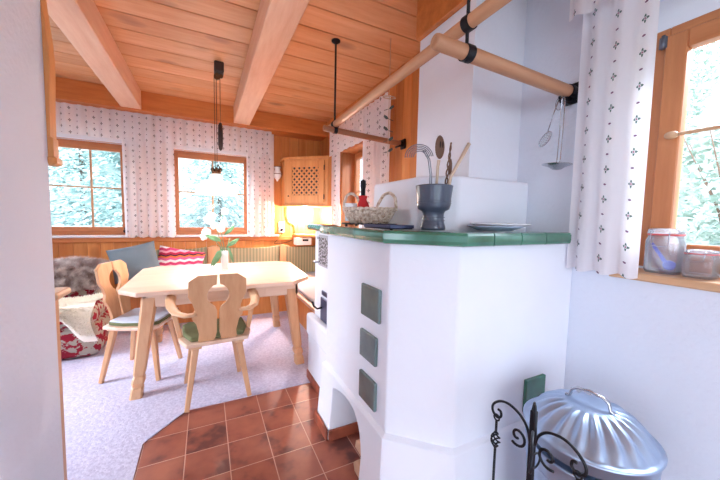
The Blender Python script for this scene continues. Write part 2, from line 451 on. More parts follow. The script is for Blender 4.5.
for r in rect_minus((XL-.3, 0, XR+.3, ZC), [(-1.9, .1, 1.1, 2.3)]): mb.box((r[0], YB-.3, r[1]), (r[2], YB, r[3]))  # unseen opening behind the camera, added so skylight floods the room
tag(mb.build('wall_back', M['plaster']), kind=ST)
mb = MB()
for r in rect_minus((YB, 0, 1.58, ZC), [(-1.9, .9, .9, 2.3)]): mb.box((XL-.3, r[0], r[1]), (XL, r[2], r[3]))
tag(mb.build('wall_kitchen_left', M['plaster']), kind=ST)
# near white partition with its wooden end
mb = MB().box((XL, 1.58, 0), (-.72, 1.74, ZC)).box((-.72, .3, 0), (-.583, 1.74, ZC)); tag(mb.build('wall_near', M['plaster']), kind=ST)
# chimney breast
mb = MB().box((1.283, 1.257, 0), (XR, 1.73, ZC)); tag(mb.build('wall_chimney', M['stove_plaster']), kind=ST)
# beams
mb = MB().box((-.865, 1.74, 2.575), (-.665, 4.52, ZC+.002), bev=.006); tag(mb.build('trim_1', M['beam']), kind=ST)
mb = MB().box((.345, YB, 2.575), (.545, 4.52, ZC+.002), bev=.006); tag(mb.build('trim_2', M['beam']), kind=ST)
mb = MB().box((XL, 4.50, 2.565), (XR-.02, YF, ZC+.002), bev=.005); tag(mb.build('trim_3', M['crossbeam']), kind=ST)
mb = MB().box((1.345, 1.0, 2.64), (1.50, 1.256, ZC+.002)).box((1.33, 1.0, 2.64), (1.50, 1.93, ZC+.002)); mb = MB().box((1.345, -2.3, 2.655), (1.55, 1.256, ZC+.001), bev=.004).box((1.245, -2.3, 2.52), (1.2825, 1.73, ZC+.001), bev=.004)
tag(mb.build('trim_4', M['crossbeam']), kind=ST)
# wainscot cap, stripes of trim on far wall
mb = MB().box((XL, YF-.035, .985), (XR-.02, YF, 1.045), bev=.006); tag(mb.build('trim_5', M['crossbeam']), kind=ST)

# ---- windows
def window(n, hole, plane, d, label_mats, muntin_a=None, muntin_b=None, sillmat=None, w0=.05, w1=.055, sill_out=.05, sash_rows=1, wall0=0):
    a0, b0, a1, b1 = hole
    root = thing('window_%d' % n, None, None, (((a0+a1)/2, d, b0) if plane == 'y' else (d, (a0+a1)/2, b0)), kind=ST)
    mv, mh = label_mats
    def B(mb, a, b, A, Bb, t0, t1, bev=.005):
        if plane == 'y': mb.box((a, d+t0, b), (A, d+t1, Bb), bev=bev)
        else: mb.box((d+t0, a, b), (d+t1, A, Bb), bev=bev)
    def ring(name, a0, b0, a1, b1, w, t0, t1):
        mb = MB(); B(mb, a0, b0, a0+w, b1, t0, t1); B(mb, a1-w, b0, a1, b1, t0, t1); o = mb.build(name, mv, root)
        mb = MB(); B(mb, a0+w, b1-w, a1-w, b1, t0, t1); B(mb, a0+w, b0, a1-w, b0+w, t0, t1); mb.build(name+'_rail', mh, root)
    ring('window_frame', a0, b0, a1, b1, w0, 0, .07)
    ring('window_sash', a0+w0-.01, b0+w0-.01, a1-w0+.01, b1-w0+.01, w1, -.018, .04)
    i0, j0, i1, j1 = a0+w0+w1-.01, b0+w0+w1-.01, a1-w0-w1+.01, b1-w0-w1+.01
    mb = MB(); B(mb, i0-.005, j0-.005, i1+.005, j1+.005, .012, .016, 0); mb.build('glass_pane', M['glassw'], root)
    mb = MB(); k = 0
    for a in (muntin_a or []): B(mb, a-.011, j0, a+.011, j1, -.002, .011, .003); k = 1
    for b in (muntin_b or []): B(mb, i0, b-.009, i1, b+.009, -.003, .0105, .003); k = 1
    if k: mb.build('muntin', M['pine_z'], root)
    else: mb.bm.free()
    return root, (i0, j0, i1, j1)
r1, _ = window(1, W1H, 'y', YF+.06, (M['frame_z'], M['frame_x']), [-1.25], [1.66])
mb = MB().box((W1H[0]-.05, YF-.06, 1.045), (W1H[2]+.05, YF+.08, 1.075), bev=.008); mb.build('window_sill', M['white_por'], r1)
mb = MB().cyl((-.925, YF+.04, 1.10), (-.925, YF+.04, 1.17), .012).box((-.94, YF+.0, 1.11), (-.91, YF+.045, 1.14), bev=.004); mb.build('hinge', M['iron'], r1)
mb = MB().box((-2.3, YF-.012, 2.212), (.75, YF-.001, 2.30), bev=.003); tag(mb.build('trim_6', M['white_por']), kind=ST)
r2, _ = window(2, W2H, 'y', YF+.06, (M['frame_z'], M['frame_x']), [.09], [1.66])
mb = MB().box((W2H[0]-.05, YF-.06, 1.045), (W2H[2]+.4, YF+.08, 1.075), bev=.008); mb.build('window_sill', M['white_por'], r2)
r3, _ = window(3, W3H, 'x', XR+.16, (M['frame_z'], M['frame_y']), [3.5], [1.7])
mb = MB().box((XR-.05, W3H[0]-.03, 1.05), (XR+.17, W3H[2]+.03, 1.08), bev=.006); mb.build('window_sill', M['frame_y'], r3)
mb = MB().box((XR-.02, W3H[2]-.012, 1.08), (XR+.16, W3H[2]+.0, W3H[3])).box((XR-.02, W3H[0], W3H[3]-.012), (XR+.16, W3H[2], W3H[3])).box((XR-.02, W3H[0], 1.08), (XR+.16, W3H[0]+.012, W3H[3]))
mb.build('reveal_lining', M['frame_z'], r3)
WK2 = (-.40, 1.15, .722, 2.225)
rk, _ = window(4, WK2, 'x', 1.86, (M['frame_z'], M['frame_y']), [], [], w0=.052, w1=.075)
mb = MB().box((1.86, .02, 1.15+.05), (1.90, .13, 2.17), bev=.005); mb.build('mullion', M['frame_z'], rk)
mb = MB().box((1.648, -.55, 1.108), (1.862, .742, 1.140), bev=.006); mb.build('window_sill', M['sill'], rk)
mb = MB().box((1.865, -.42, 1.12), (1.95, .74, 1.151)).box((1.865, .722, 1.15), (1.95, .741, 2.36)).box((1.865, -.42, 2.225), (1.95, .722, 2.361)).box((1.865, -.42, 1.15), (1.95, -.4, 2.226)); mb.build('window_surround', M['reveal'], rk)
mb = MB().cyl((1.838, .685, 2.13), (1.838, .685, 2.19), .007).box((1.838, .672, 2.135), (1.845, .70, 2.185), bev=.002); mb.build('hinge', M['wire'], rk)
r0, _ = window(5, W0H, 'x', XL-.1, (M['frame_z'], M['frame_y']), [2.8], [1.7])  # unseen window, added to let more daylight into the dining end

# wooden end board and upper bracket on the partition
def scroll_profile(z0, z1, x0, w, amp):
    pts = [(x0, z0)]; n = 60
    for i in range(n+1):
        z = z0+(z1-z0)*i/n
        t = (z1-z)
        pts.append((x0+w+amp*math.sin(t*9)*math.exp(-((t-.5)/.42)**2), z))
    pts.append((x0, z1)); return pts
t = thing('carved_board', 'carved wooden board with wavy edge at the upper end of the white partition', 'board', (-.58, 1.79, 1.56))
mb = MB().prism(scroll_profile(1.66, ZC-.002, -.60, .028, .012), 1.741, 1.80, lambda x, y, h: (x, h, y)).box((-.60, 1.741, 1.545), (-.566, 1.80, 1.66), bev=.004)
mb.build('board', M['cab'], t)
mb = MB().box((-.60, 1.735, 1.548), (-.556, 1.806, 1.58), bev=.006); mb.build('end_block', M['cab'], t)
t = thing('bench_end_post', 'narrow wooden end post with armrest cap beside the white partition', 'post', (-.585, 1.80, .007))
MB().box((-.66, 1.77, .007), (-.600, 1.83, .965), bev=.006).build('post', M['pine_z'], t)
MB().box((-.70, 1.745, .965), (-.575, 1.90, 1.0), bev=.012, seg=2).build('arm_cap', M['pine_y'], t)

# ------------------------------------------------------------------ curtains
def curtain(mb, p0, p1, ztop, zbot, fold=.12, amp=.03, full=1.6, seed=1, pinch=0, nv=14, nrm=None, zb=None):
    p0 = Vector((*p0, 0)); p1 = Vector((*p1, 0)); L = (p1-p0).length; d = (p1-p0)/L; n = Vector((-d.y, d.x, 0))
    rnd = random.Random(seed); k = max(2, round(L/fold)); ph = [rnd.uniform(-.6, .6) for _ in range(k+2)]; am = [rnd.uniform(.6, 1.2) for _ in range(k+2)]
    nu = k*10
    def f(u, v):
        s = u*k; i = int(min(s, k)); fr = s-i
        a = am[i]*(1-fr)+am[i+1]*fr; q = ph[i]*(1-fr)+ph[i+1]*fr
        z1 = zb(u) if zb else zbot
        drop = (1-v)
        off = amp*a*math.sin(2*PI*s+q)*(.55+.45*drop)
        uu = u
        p = p0+d*(uu*L+.25*amp*math.cos(2*PI*s+q)*drop)+n*off
        return (p.x, p.y, z1+(ztop-z1)*v+.006*math.sin(2*PI*s)*(1-v))
    mb.grid(f, nu, nv, lambda u, v: (u*L*full, (zb(u) if zb else zbot)*(1-v)+ztop*v))
def curt_obj(name, label, loc, specs, group=None):
    t = thing(name, label, 'curtain', loc, group=group)
    for nm, kw in specs:
        mb = MB(); curtain(mb, **kw); mb.build(nm, M['curtain'], t)
    return t
curt_obj('curtain', 'long patterned cotton valance across the two far windows', (-.8, 4.62, 2.3),
    [('valance', dict(p0=(-2.9, 4.62), p1=(.86, 4.62), ztop=2.56, zbot=2.235, fold=.11, amp=.022, seed=3, nv=5, zb=lambda u: 2.225+.004*math.sin(u*90)))])
curt_obj('curtain', 'patterned cotton curtain hanging between the two far windows', (-.63, 4.66, 1.06),
    [('panel', dict(p0=(-.90, 4.68), p1=(-.36, 4.68), ztop=2.54, zbot=1.055, fold=.10, amp=.028, seed=5))])
curt_obj('curtain', 'patterned cotton curtain right of the far windows, beside the small wall lamp', (.75, 4.66, 1.06),
    [('panel', dict(p0=(.52, 4.68), p1=(.90, 4.68), ztop=2.54, zbot=1.055, fold=.10, amp=.028, seed=8))])
curt_obj('curtain', 'patterned cotton curtain set with valance around the small window left of the chimney', (1.6, 3.5, 1.1),
    [('panel', dict(p0=(1.58, 4.09), p1=(1.58, 3.80), ztop=2.52, zbot=1.05, fold=.10, amp=.026, seed=9)),
     ('panel', dict(p0=(1.58, 3.14), p1=(1.58, 2.57), ztop=2.52, zbot=1.10, fold=.10, amp=.026, seed=10)),
     ('valance', dict(p0=(1.545, 4.09), p1=(1.545, 2.56), ztop=2.54, zbot=2.18, fold=.11, amp=.016, seed=11, nv=5, zb=lambda u: 2.19+.006*math.sin(u*60)))])
curt_obj('curtain', 'patterned white cotton curtain drawn aside left of the kitchen window', (1.6, .78, 1.12),
    [('panel', dict(p0=(1.60, .896), p1=(1.60, .618), ztop=2.50, zbot=1.125, fold=.10, amp=.019, seed=21, full=1.2, nv=20)),
     ])
curt_obj('curtain', 'patterned cotton valance above the kitchen window at the top edge', (1.55, .3, 2.3),
    [('valance', dict(p0=(1.53, .93), p1=(1.53, -.5), ztop=2.66, zbot=2.2, fold=.09, amp=.022, seed=23, nv=6, zb=lambda u: 2.29+.008*math.sin(u*70)))])

# ------------------------------------------------------------------ table
TX0, TX1, TY0, TY1, TZ = -.585, .90, 2.62, 3.92, .79
cx, cy = (TX0+TX1)/2, (TY0+TY1)/2
t = thing('dining_table', 'pale wooden dining table with clipped corners and splayed carved legs', 'table', (cx, cy, .007))
c = .15
octo = [(TX0+.13, TY0), (TX1-.23, TY0), (TX1-.03, TY0+.2), (TX1+.03, TY1-c), (TX1-.12, TY1), (TX0+.13, TY1), (TX0, TY1-c), (TX0, TY0+c)]
MB().prism(octo, TZ-.035, TZ).build('tabletop', M['pine_x'], t, bevel=.008)
def inset(p, k): return [(cx+(x-cx)*k, cy+(y-cy)*k) for x, y in p]
mb = MB()
ax0, ax1, ay0, ay1 = TX0+.15, TX1-.15, TY0+.14, TY1-.14
for a, b in (((ax0, ay0), (ax1, ay0+.025)), ((ax0, ay1-.025), (ax1, ay1)), ((ax0, ay0), (ax0+.025, ay1)), ((ax1-.025, ay0), (ax1, ay1))):
    mb.box((a[0], a[1], TZ-.15), (b[0], b[1], TZ-.036), bev=.003)
mb.build('apron', M['pine_x'], t)
MB().box((cx-.22, ay0-.012, TZ-.13), (cx+.30, ay0-.001, TZ-.055), bev=.003).build('drawer_front', M['pine_x'], t)
def table_leg(top, foot):
    mb = MB(); T = Vector(top); F = Vector(foot)
    def at(k): return T+(F-T)*k
    P = [(0, .105), (.70, .080), (.78, .074), (.80, .062), (.825, .078), (.86, .082), (.90, .062), (.915, .076), (1, .080)]
    rings = []
    for k, w in P:
        q = at(k); h = w/2; c = h*.7
        rings.append([q+Vector((x, y, 0)) for x, y in ((-h, -c), (-c, -h), (c, -h), (h, -c), (h, c), (c, h), (-c, h), (-h, c))])
    mb.rings(rings, smooth=False); return mb
for T, F in (((-.39, 2.82, TZ-.036), (-.475, 2.665, .007)), ((.68, 2.82, TZ-.036), (.755, 2.71, .007)), ((.68, 3.66, TZ-.036), (.76, 3.76, .007)), ((-.39, 3.66, TZ-.036), (-.475, 3.78, .007))):
    table_leg(T, F).build('leg', M['pine_z'], t)

# ------------------------------------------------------------------ chairs (built at the origin facing +y)
def chair(label, arms, cush):
    t = thing('dining_chair' if not arms else 'armchair', label, 'chair')
    def seatpts(k=1):
        return [(-.20*k, -.185), (.20*k, -.185), (.245*k, -.05), (.25*k, .17), (.20*k, .225), (-.20*k, .225), (-.25*k, .17), (-.245*k, -.05)]
    MB().prism(seatpts(), .435, .463).build('seat', M['pine_x'], t, bevel=.008)
    for sx in (-1, 1):
        for ty, fy, fx in ((-.13, -.205, .205), (.15, .215, .20)):
            MB().bar((sx*.14, ty, .436), (sx*fx, fy, .008), .046, .030, up=(0, 1, 0)).build('leg', M['pine_z'], t)
    for sx in (-1, 1):
        MB().box((sx*.14-.035, -.17, .415), (sx*.14+.035, .19, .4355), bev=.003).build('seat_batten', M['pine_y'], t)
    # backrest: two mirrored boards with a round opening and a slot
    half = [(.005, .945), (.115, .945), (.168, .905), (.172, .80), (.150, .755), (.135, .70), (.150, .665), (.152, .64), (.128, .60), (.112, .52), (.118, .463), (.020, .463), (.008, .52), (.007, .68), (.018, .715), (.042, .735), (.062, .77), (.066, .805), (.055, .84), (.030, .868), (.010, .876)]
    mb = MB(); tilt = .16
    for s in (-1, 1):
        mb.prism([(s*x*1.08, z) for x, z in half], -.011, .011, lambda x, z, h: (x, -.155-(z-.463)*tilt+h, z))
    mb.build('backrest', M['pine_z'], t, bevel=.003)
    if arms:
        for s in (-1, 1):
            path = [(s*.135, -.195, .672), (s*.200, -.185, .668), (s*.254, -.13, .675), (s*.284, -.04, .695), (s*.292, .06, .717), (s*.286, .14, .733), (s*.276, .17, .732)]
            mb = MB().tube(path, [.026, .027, .028, .028, .028, .028, .012], n=10, sx=1.25, sy=.5); mb.build('arm', M['pine_y'], t)
            MB().bar((s*.284, .02, .705), (s*.232, .0, .45), .036, .03, .026, .024, up=(0, 1, 0)).build('arm_post', M['pine_z'], t)
    # seat cushion
    mb = MB()
    mb.prism([(x*.88, y*.9+.015) for x, y in seatpts()], .464, .50)
    cu = mb.build('seat_cushion', cush, t, bevel=.014, seg=3)
    return t
c1 = chair('pale wooden armchair with cut-out back and olive cushion, at the near side of the table', True, M['cush_green'])
c1.location = (.055, 2.535, .0); c1.rotation_euler = (0, 0, math.radians(4))
c2 = chair('armless wooden chair with round-holed back and green cushion painted pale on top for its reflection, left of the table', False, M['cush_pale'])
c2.location = (-.50, 3.13, .0); c2.rotation_euler = (0, 0, math.radians(-109))
for c_ in (c1, c2): c_.location.z = .0

# green side of the second cushion; the pale top paints its bluish reflection
mb = MB()
mb.prism([(x*.885, y*.905+.015) for x, y in ((-.20, -.185), (.20, -.185), (.245, -.05), (.25, .17), (.20, .225), (-.20, .225), (-.25, .17), (-.245, -.05))], .4635, .492)
pp_ = mb.build('cushion_base', M['cush_green'], None, bevel=.006); pp_.parent = c2

# ------------------------------------------------------------------ corner bench
t = thing('corner_bench', 'wooden corner bench with striped green upholstered back below the far windows', 'bench', (.3, 4.5, .007))
MB().prism([(-.85, 4.25), (.95, 4.25), (.95, 2.86), (1.05, 2.80), (1.62, 2.80), (1.62, 4.76), (-.85, 4.76)], .40, .435).build('seat', M['pine_x'], t, bevel=.006)
MB().prism([(-.83, 4.30), (1.0, 4.30), (1.0, 2.95), (1.60, 2.95), (1.60, 4.74), (-.83, 4.74)], .437, .475).build('seat_cushion', M['cush_pale'], t, bevel=.012)
# scalloped striped panels
def panel_back(x0, x1, name='backrest'):
    n = 24; pts = [(x0, .48)]
    pts = [(x0, .48), (x1, .48)]
    for i in range(n, -1, -1):
        u = i/n; pts.append((x0+(x1-x0)*u, .885+.028*(1-math.cos(2*PI*u))/2*0+.03*abs(2*u-1)**3))
    return MB().prism(pts, 4.70, 4.745, lambda x, z, h: (x, h, z)).build(name, M['stripe_x'], t, bevel=.008)
for a, b in ((-.78, .01), (.17, .99), (1.09, 1.62)): panel_back(a, b)
for a, b in ((-.87, -.78), (.015, .165), (.995, 1.085)):
    mb = MB().prism([(a, .40), (b, .40), (b, .90), ((a+b)/2+.02, .925), ((a+b)/2-.02, .925), (a, .90)], 4.685, 4.775, lambda x, z, h: (x, h, z)); mb.build('back_post', M['pine_z'], t, bevel=.004)
mb = MB().prism([(2.86, .48), (4.68, .48), (4.68, .90), (2.86, .90)], 1.58, 1.63, lambda x, z, h: (h, x, z)); mb.build('backrest', M['stripe_y'], t, bevel=.01)
# carved supports
sup = [(0, 0), (.16, 0), (.18, .05), (.15, .10), (.19, .18), (.28, .28), (.36, .36), (.36, .393), (-.12, .393), (-.06, .30), (.02, .2), (-.02, .1)]
MB().prism([(1.13+x, .007+z) for x, z in sup if True], 2.95, 2.99, lambda x, z, h: (x, h, z)).build('bench_support', M['pine_z'], t, bevel=.004)
MB().box((-.80, 4.32, .007), (1.02, 4.35, .40)).box((1.05, 3.05, .007), (1.08, 4.32, .40)).build('bench_skirt', M['panel_z'], t)

def pillow(name, label, mat, c, w, h, th, rot, cat='cushion', pinch=.12):
    mb = MB(); m = Euler(rot).to_matrix(); c = Vector(c)
    def f(side):
        def g(u, v):
            x = u*2-1; y = v*2-1
            k = max(0, (1-x**4)*(1-y**4))**.45
            px = x*(1-pinch*(1-abs(y))*0-pinch*(1-y*y)*.5*abs(x)); py = y*(1-pinch*(1-x*x)*.5*abs(y))
            wr = .012*math.sin(x*7+y*3)*k
            return c + m @ Vector((px*w/2, side*(k*th/2+wr*(side > 0)), py*h/2))
        return g
    mb.grid(f(1), 20, 20); mb.grid(f(-1), 20, 20)
    bmesh.ops.remove_doubles(mb.bm, verts=mb.bm.verts, dist=.0008); bmesh.ops.recalc_face_normals(mb.bm, faces=mb.bm.faces)
    return tag(mb.build(name, mat, loc=c), label, cat)
pillow('pillow', 'large grey-blue linen cushion leaning on the bench beside the fur throw', M['pil_blue'], (-.745, 4.34, .79), .47, .40, .15, (math.radians(-16), math.radians(-13), math.radians(4)))
pillow('pillow', 'pink, orange and white woven cushion behind the table on the bench', M['pil_pink'], (-.30, 4.47, .735), .53, .40, .12, (math.radians(-30), math.radians(12), 0))

# ------------------------------------------------------------------ upholstered armchair with fur and sheepskin
t = thing('upholstered_armchair', 'low armchair in red and grey floral tapestry half hidden behind the white partition', 'armchair', (-1.4, 3.9, .007))
def soft(mb, a, b, r=.07, seg=4): mb.box(a, b, bev=r, seg=seg); return mb
soft(MB(), (-1.95, 3.56, .01), (-.90, 4.20, .33), .09).build('base', M['floral'], t, smooth=True)
soft(MB(), (-1.93, 3.54, .30), (-.93, 4.12, .50), .08).build('seat_cushion', M['floral'], t, smooth=True)
soft(MB(), (-1.95, 4.02, .25), (-.98, 4.22, .78), .08).build('backrest', M['floral'], t, smooth=True)
def fur(name, label, mat, surf, n, ln, w, cat, loc, seed=1, down=.5):
    rnd = random.Random(seed); mb = MB()
    mb.grid(surf, 24, 24)
    e = 1e-3
    for _ in range(n):
        u = rnd.random()*.998; v = rnd.random()*.998
        p = Vector(surf(u, v)); a = Vector(surf(u+e, v))-p; b = Vector(surf(u, v+e))-p
        nn = a.cross(b).normalized()
        if nn.y > .2 and nn.z < 0 or nn.z < -.3: nn = -nn
        d = (nn+Vector((rnd.gauss(0, .45), rnd.gauss(0, .45), rnd.gauss(0, .3)-down))).normalized()*ln*rnd.uniform(.6, 1.2)
        sd = d.cross(Vector((rnd.random(), rnd.random(), rnd.random()))).normalized()*w
        mb.tri(p-sd, p+sd, p+d)
    return tag(mb.build(name, mat, loc=loc), label, cat)
def back_surf(u, v):
    x = -1.93+u*.99
    # runs from the front of the back, over the top, to the rear
    s = v*.75
    zt = .82+.02*math.sin(x*9)-.03*max(0, (x+1.1)*3)
    bul = .03*math.sin(u*9)*math.sin(v*7)
    if s < .33: return (x, 3.985-bul, .57+s/.33*(zt-.60))
    q = min(1, (s-.33)/.30)
    return (x, 3.985+.27*q, zt-.03+.05*math.sin(PI*q))
fur('fur_throw', 'shaggy grey-brown fur throw draped over the back of the floral armchair', M['fur'], back_surf, 15000, .055, .0035, 'throw', (-1.4, 4.1, .5), 4, .5)
def sheep_surf(u, v):
    x = -1.75+u*.83+.03*math.sin(v*7)
    s = v*.62
    if s < .30: return (x, 3.88-s, .525+.012*math.sin(x*12))
    q = (s-.30)
    k_ = max(0, min(1, (x+1.18)/.2)); cut = .28+.72*k_*k_*(3-2*k_)
    return (x, 3.565-.02*min(1, q*10)-.03*math.sin(min(q*6, PI)), .50-q*cut)
fur('sheepskin', 'cream sheepskin lying over the seat edge of the floral armchair', M['wool'], sheep_surf, 13000, .026, .003, 'sheepskin', (-1.3, 3.7, .5), 6, .4)

# ------------------------------------------------------------------ tiled stove
t = stove = thing('masonry_stove', 'white plastered masonry stove with green glazed tile edge and arched wood niche', 'stove', (1.1, 1.6, 0))
body = [(.80, 2.42), (.80, 1.87), (.70, 1.87), (.70, 1.11), (.908, .908), (XR, .908), (XR, 2.42)]
plin = [(.755, 2.44), (.755, 1.885), (.680, 1.885), (.680, 1.098), (.894, .886), (XR, .886), (XR, 2.44)]
MB().prism(body, .385, 1.255).build('body', M['stove_plaster'], t, bevel=.012, seg=3)
mb = MB()
arch = [(1.885, 0), (1.885, .388), (1.098, .388), (1.098, 0), (1.262, 0)]
arch += [(1.268, .19), (1.285, .24), (1.305, .28), (1.332, .312), (1.36, .333), (1.39, .348), (1.44, .357), (1.50, .358), (1.56, .350), (1.62, .336), (1.675, .315), (1.662, 0)]
mb.prism(arch, .680, 1.02, lambda y, z, h: (h, y, z))
mb.prism([(1.02, 1.885), (1.02, 1.098), (.680, 1.098), (.894, .886), (XR, .886), (XR, 1.885)], .0, .388)
mb.prism([(.755, 2.44), (.755, 1.884), (XR, 1.884), (XR, 2.44)], .0, .388)
for v in mb.bm.verts:
    k_ = .036*(1-v.co.z/.388)
    if v.co.x < .70: v.co.x -= k_
    if v.co.y < 1.10: v.co.y -= k_
mb.build('plinth', M['stove_plaster'], t, bevel=.006, seg=2)
MB().rings([[(x, y, .387) for x, y in plin], [(x, y, .400) for x, y in body]], smooth=False).build('ledge', M['stove_plaster'], t, bevel=.006, seg=3)
MB().box((.735, 1.884, .386), (.80, 2.44, .56), bev=.02, seg=3).build('ash_box', M['stove_plaster'], t)
MB().prism([(.997, 1.806), (.997, 1.321), (1.142, 1.176), (XR, 1.176), (XR, 1.255), (1.282, 1.256), (1.282, 1.806)], 1.29, 1.575).build('raised_block', M['stove_plaster'], t, bevel=.014, seg=3)
slab = [(.775, 2.44), (.775, 1.90), (.69, 1.87), (.69, 1.107), (.905, .904), (XR, .904), (XR, 2.44)]
MB().prism(slab, 1.2555, 1.2965).build('worktop', M['green_tile'], t, bevel=.002)
# rounded edge tiles, each its own piece
outer = [(.74, 2.46), (.74, 1.91), (.652, 1.88), (.652, 1.092), (.889, .861), (1.562, .861)]
inner = [(.782, 2.46), (.782, 1.90), (.694, 1.868), (.694, 1.108), (.907, .903), (1.562, .903)]
cuts = [1, 1, 3, 1, 4]
cutfr = {0: [0, .5, 1], 1: [0, 1], 2: [0, .32, .64, 1], 3: [0, 1], 4: [0, .22, .47, .72, 1]}
for i in range(5):
    for f0, f1 in zip(cutfr[i], cutfr[i][1:]):
        def L(P, Q, f): return Vector((P[0]+(Q[0]-P[0])*f, P[1]+(Q[1]-P[1])*f))
        e = .002
        L0 = (Vector(outer[i+1])-Vector(outer[i])).length
        a = L(outer[i], outer[i+1], f0+e/L0*(f0 > 0)); b = L(outer[i], outer[i+1], f1-e/L0*(f1 < 1)); c = L(inner[i], inner[i+1], f1-e/L0*(f1 < 1)); d = L(inner[i], inner[i+1], f0+e/L0*(f0 > 0))
        sec = [(0, 1.258), (0.02, 1.252)]
        # profile across: t=0 outer, 1 inner
        prof = [(.30, 1.247), (.08, 1.251), (0, 1.266), (.02, 1.290), (.14, 1.300), (.40, 1.303), (1, 1.299), (1, 1.247)]
        r0 = [Vector((*(a.lerp(d, q)), z)) for q, z in prof]; r1_ = [Vector((*(b.lerp(c, q)), z)) for q, z in prof]
        mb = MB().rings([r0, r1_], smooth=False)
        mb.build('edge_tile', M['green_tile'], t, bevel=.0015)
# dark tiles set in the side, green tile on the front
for y0, y1, z0, z1 in ((1.165, 1.343, .875, 1.032), (1.188, 1.348, .665, .802), (1.185, 1.348, .450, .588)):
    MB().box((.683, y0, z0), (.701, y1, z1), bev=.007, seg=3).build('side_tile', M['grey_tile'], t)
MB().box((1.343, .892, .44), (1.487, .911, .602), bev=.005, seg=2).build('front_tile', M['green_tile'], t)
# oven doors
od = MB().box((.788, 1.95, .975), (.801, 2.30, 1.215), bev=.003).build('oven_door', M['silver'], t)
MB().box((.7835, 1.968, .993), (.7882, 2.282, 1.197)).build('pierced_panel', M['cast_pattern'], od)
mb = MB().tube([(.785, 2.29, 1.0), (.765, 2.30, 1.0), (.76, 2.335, 1.0)], .007).cyl((.787, 2.29, 1.19), (.775, 2.29, 1.19), .01); mb.build('handle', M['silver'], od)
od = MB().box((.788, 1.96, .53), (.801, 2.24, .735), bev=.004).build('fire_door', M['darkmetal'], t)
MB().tube([(.787, 2.20, .66), (.76, 2.23, .645), (.752, 2.29, .65), (.75, 2.32, .675)], [.007, .007, .008, .01]).build('handle', M['iron'], od)
MB().box((.789, 2.03, .755), (.801, 2.22, .79), bev=.003).build('air_vent', M['darkmetal'], t)
# terracotta skirting
for a, b in (((.629, 1.663, 0), (.643, 1.885, .068)), ((.629, 1.885, 0), (.756, 1.90, .068)), ((.742, 1.90, 0), (.756, 2.44, .068)), ((.645, 1.648, 0), (1.02, 1.661, .068)), ((.629, 1.062, 0), (.643, 1.262, .068))):
    MB().box(a, b, bev=.003).build('skirting', M['terra'], t)
for k, (lx, ly, lz, rr, lab) in enumerate(((.69, 1.34, .002, .04, 0), (.72, 1.40, .082, .035, 0))):
    mb = MB(); mb.prism([(-.06, 0), (.05, 0), (.065, .04), (.02, .085), (-.05, .06)] if k == 0 else [(-.05, 0), (.05, .005), (.04, .05), (-.02, .07)], 0, .28, lambda x, z, h: (lx+h, ly+x, lz+z))
    tag(mb.build('log', M['log'], loc=(lx+.14, ly, lz), bevel=.004), ['split log lying on the floor tiles in the stove niche', 'smaller split log on top of the other in the stove niche'][k], 'firewood', 'firewood in the stove niche')

# ------------------------------------------------------------------ things on the stove
PX, PY_, PZ = .96, 1.15, 1.3015
t = thing('stoneware_mortar', 'dark blue footed stoneware mortar holding cooking utensils on the stove', 'mortar', (PX, PY_, PZ))
pr = [(.001, 0), (.054, 0), (.058, .006), (.056, .02), (.051, .035), (.048, .06), (.049, .078), (.054, .088), (.072, .098), (.077, .115), (.079, .15), (.085, .20), (.086, .206), (.082, .208), (.078, .20), (.074, .16), (.068, .12), (.05, .10), (.001, .095)]
MB().lathe(pr, (PX, PY_, PZ), 36).build('bowl', M['stoneware'], t)
mb = MB()
for z in (.03, .045, .06, .125, .135): mb.tube([(PX+(.052 if z < .08 else .0785)*math.cos(a*PI/16), PY_+(.052 if z < .08 else .0785)*math.sin(a*PI/16), PZ+z) for a in range(32)], .002, n=6, closed=True)
mb.build('ribbing', M['stoneware'], t)
b0 = Vector((PX, PY_, PZ+.11))
# right / depth unit vectors seen across the pot
RX = Vector((.894, -.446, 0)).normalized()
def pot(p, q=0, z=0): return Vector((PX, PY_, PZ))+RX*p+Vector((.446, .894, 0))*q+Vector((0, 0, z))
# wooden slotted spoon
mb = MB().tube([pot(.012, .02, .108), pot(.018, .02, .30), pot(.022, .02, .33)], [.006, .007, .008], n=10)
t = thing('wooden_spoon', 'wooden slotted spoon with dark oval head standing in the stoneware mortar', 'spoon', pot(.01, .02, .11))
mb.build('handle', M['stick'], t)
mb = MB(); cc = pot(.024, .02, .39)
mb.sphere(cc, .038, 12, (.72, .25, 1.45)); so = mb.build('spoon_head', M['wood_dark'], t)
mb = MB()
for a in (-.012, 0, .012): mb.sphere(cc+RX*a+Vector((-.006, -.0095, .01)), .004, 6, (.8, .4, 4))
mb.build('slot', M['hole'], so)
# stick
t = tag(MB().tube([pot(.052, -.01, .115), pot(.075, 0, .25), pot(.155, 0, .405)], [.007, .008, .009], n=10).build('wooden_stick', M['stick'], loc=pot(.03, 0, .2)), 'plain pale wooden stick leaning right out of the stoneware mortar', 'stick')
# twisted skewer
mb = MB()
for ph in (0, PI): mb.tube([pot(.055+.006*math.cos(i*.8+ph)*max(.1, math.sin(i/29*PI))+.024*i/29, .03+.006*math.sin(i*.8+ph), .115+.30*i/29) for i in range(30)], .0035, n=6)
mb.sphere(pot(.081, .03, .30), .013, 8, (.6, .6, 3.2))
tag(mb.build('carved_skewer', M['wood_dark'], loc=pot(.05, .03, .2)), 'dark carved skewer standing between wooden spoon and stick in the mortar', 'skewer')
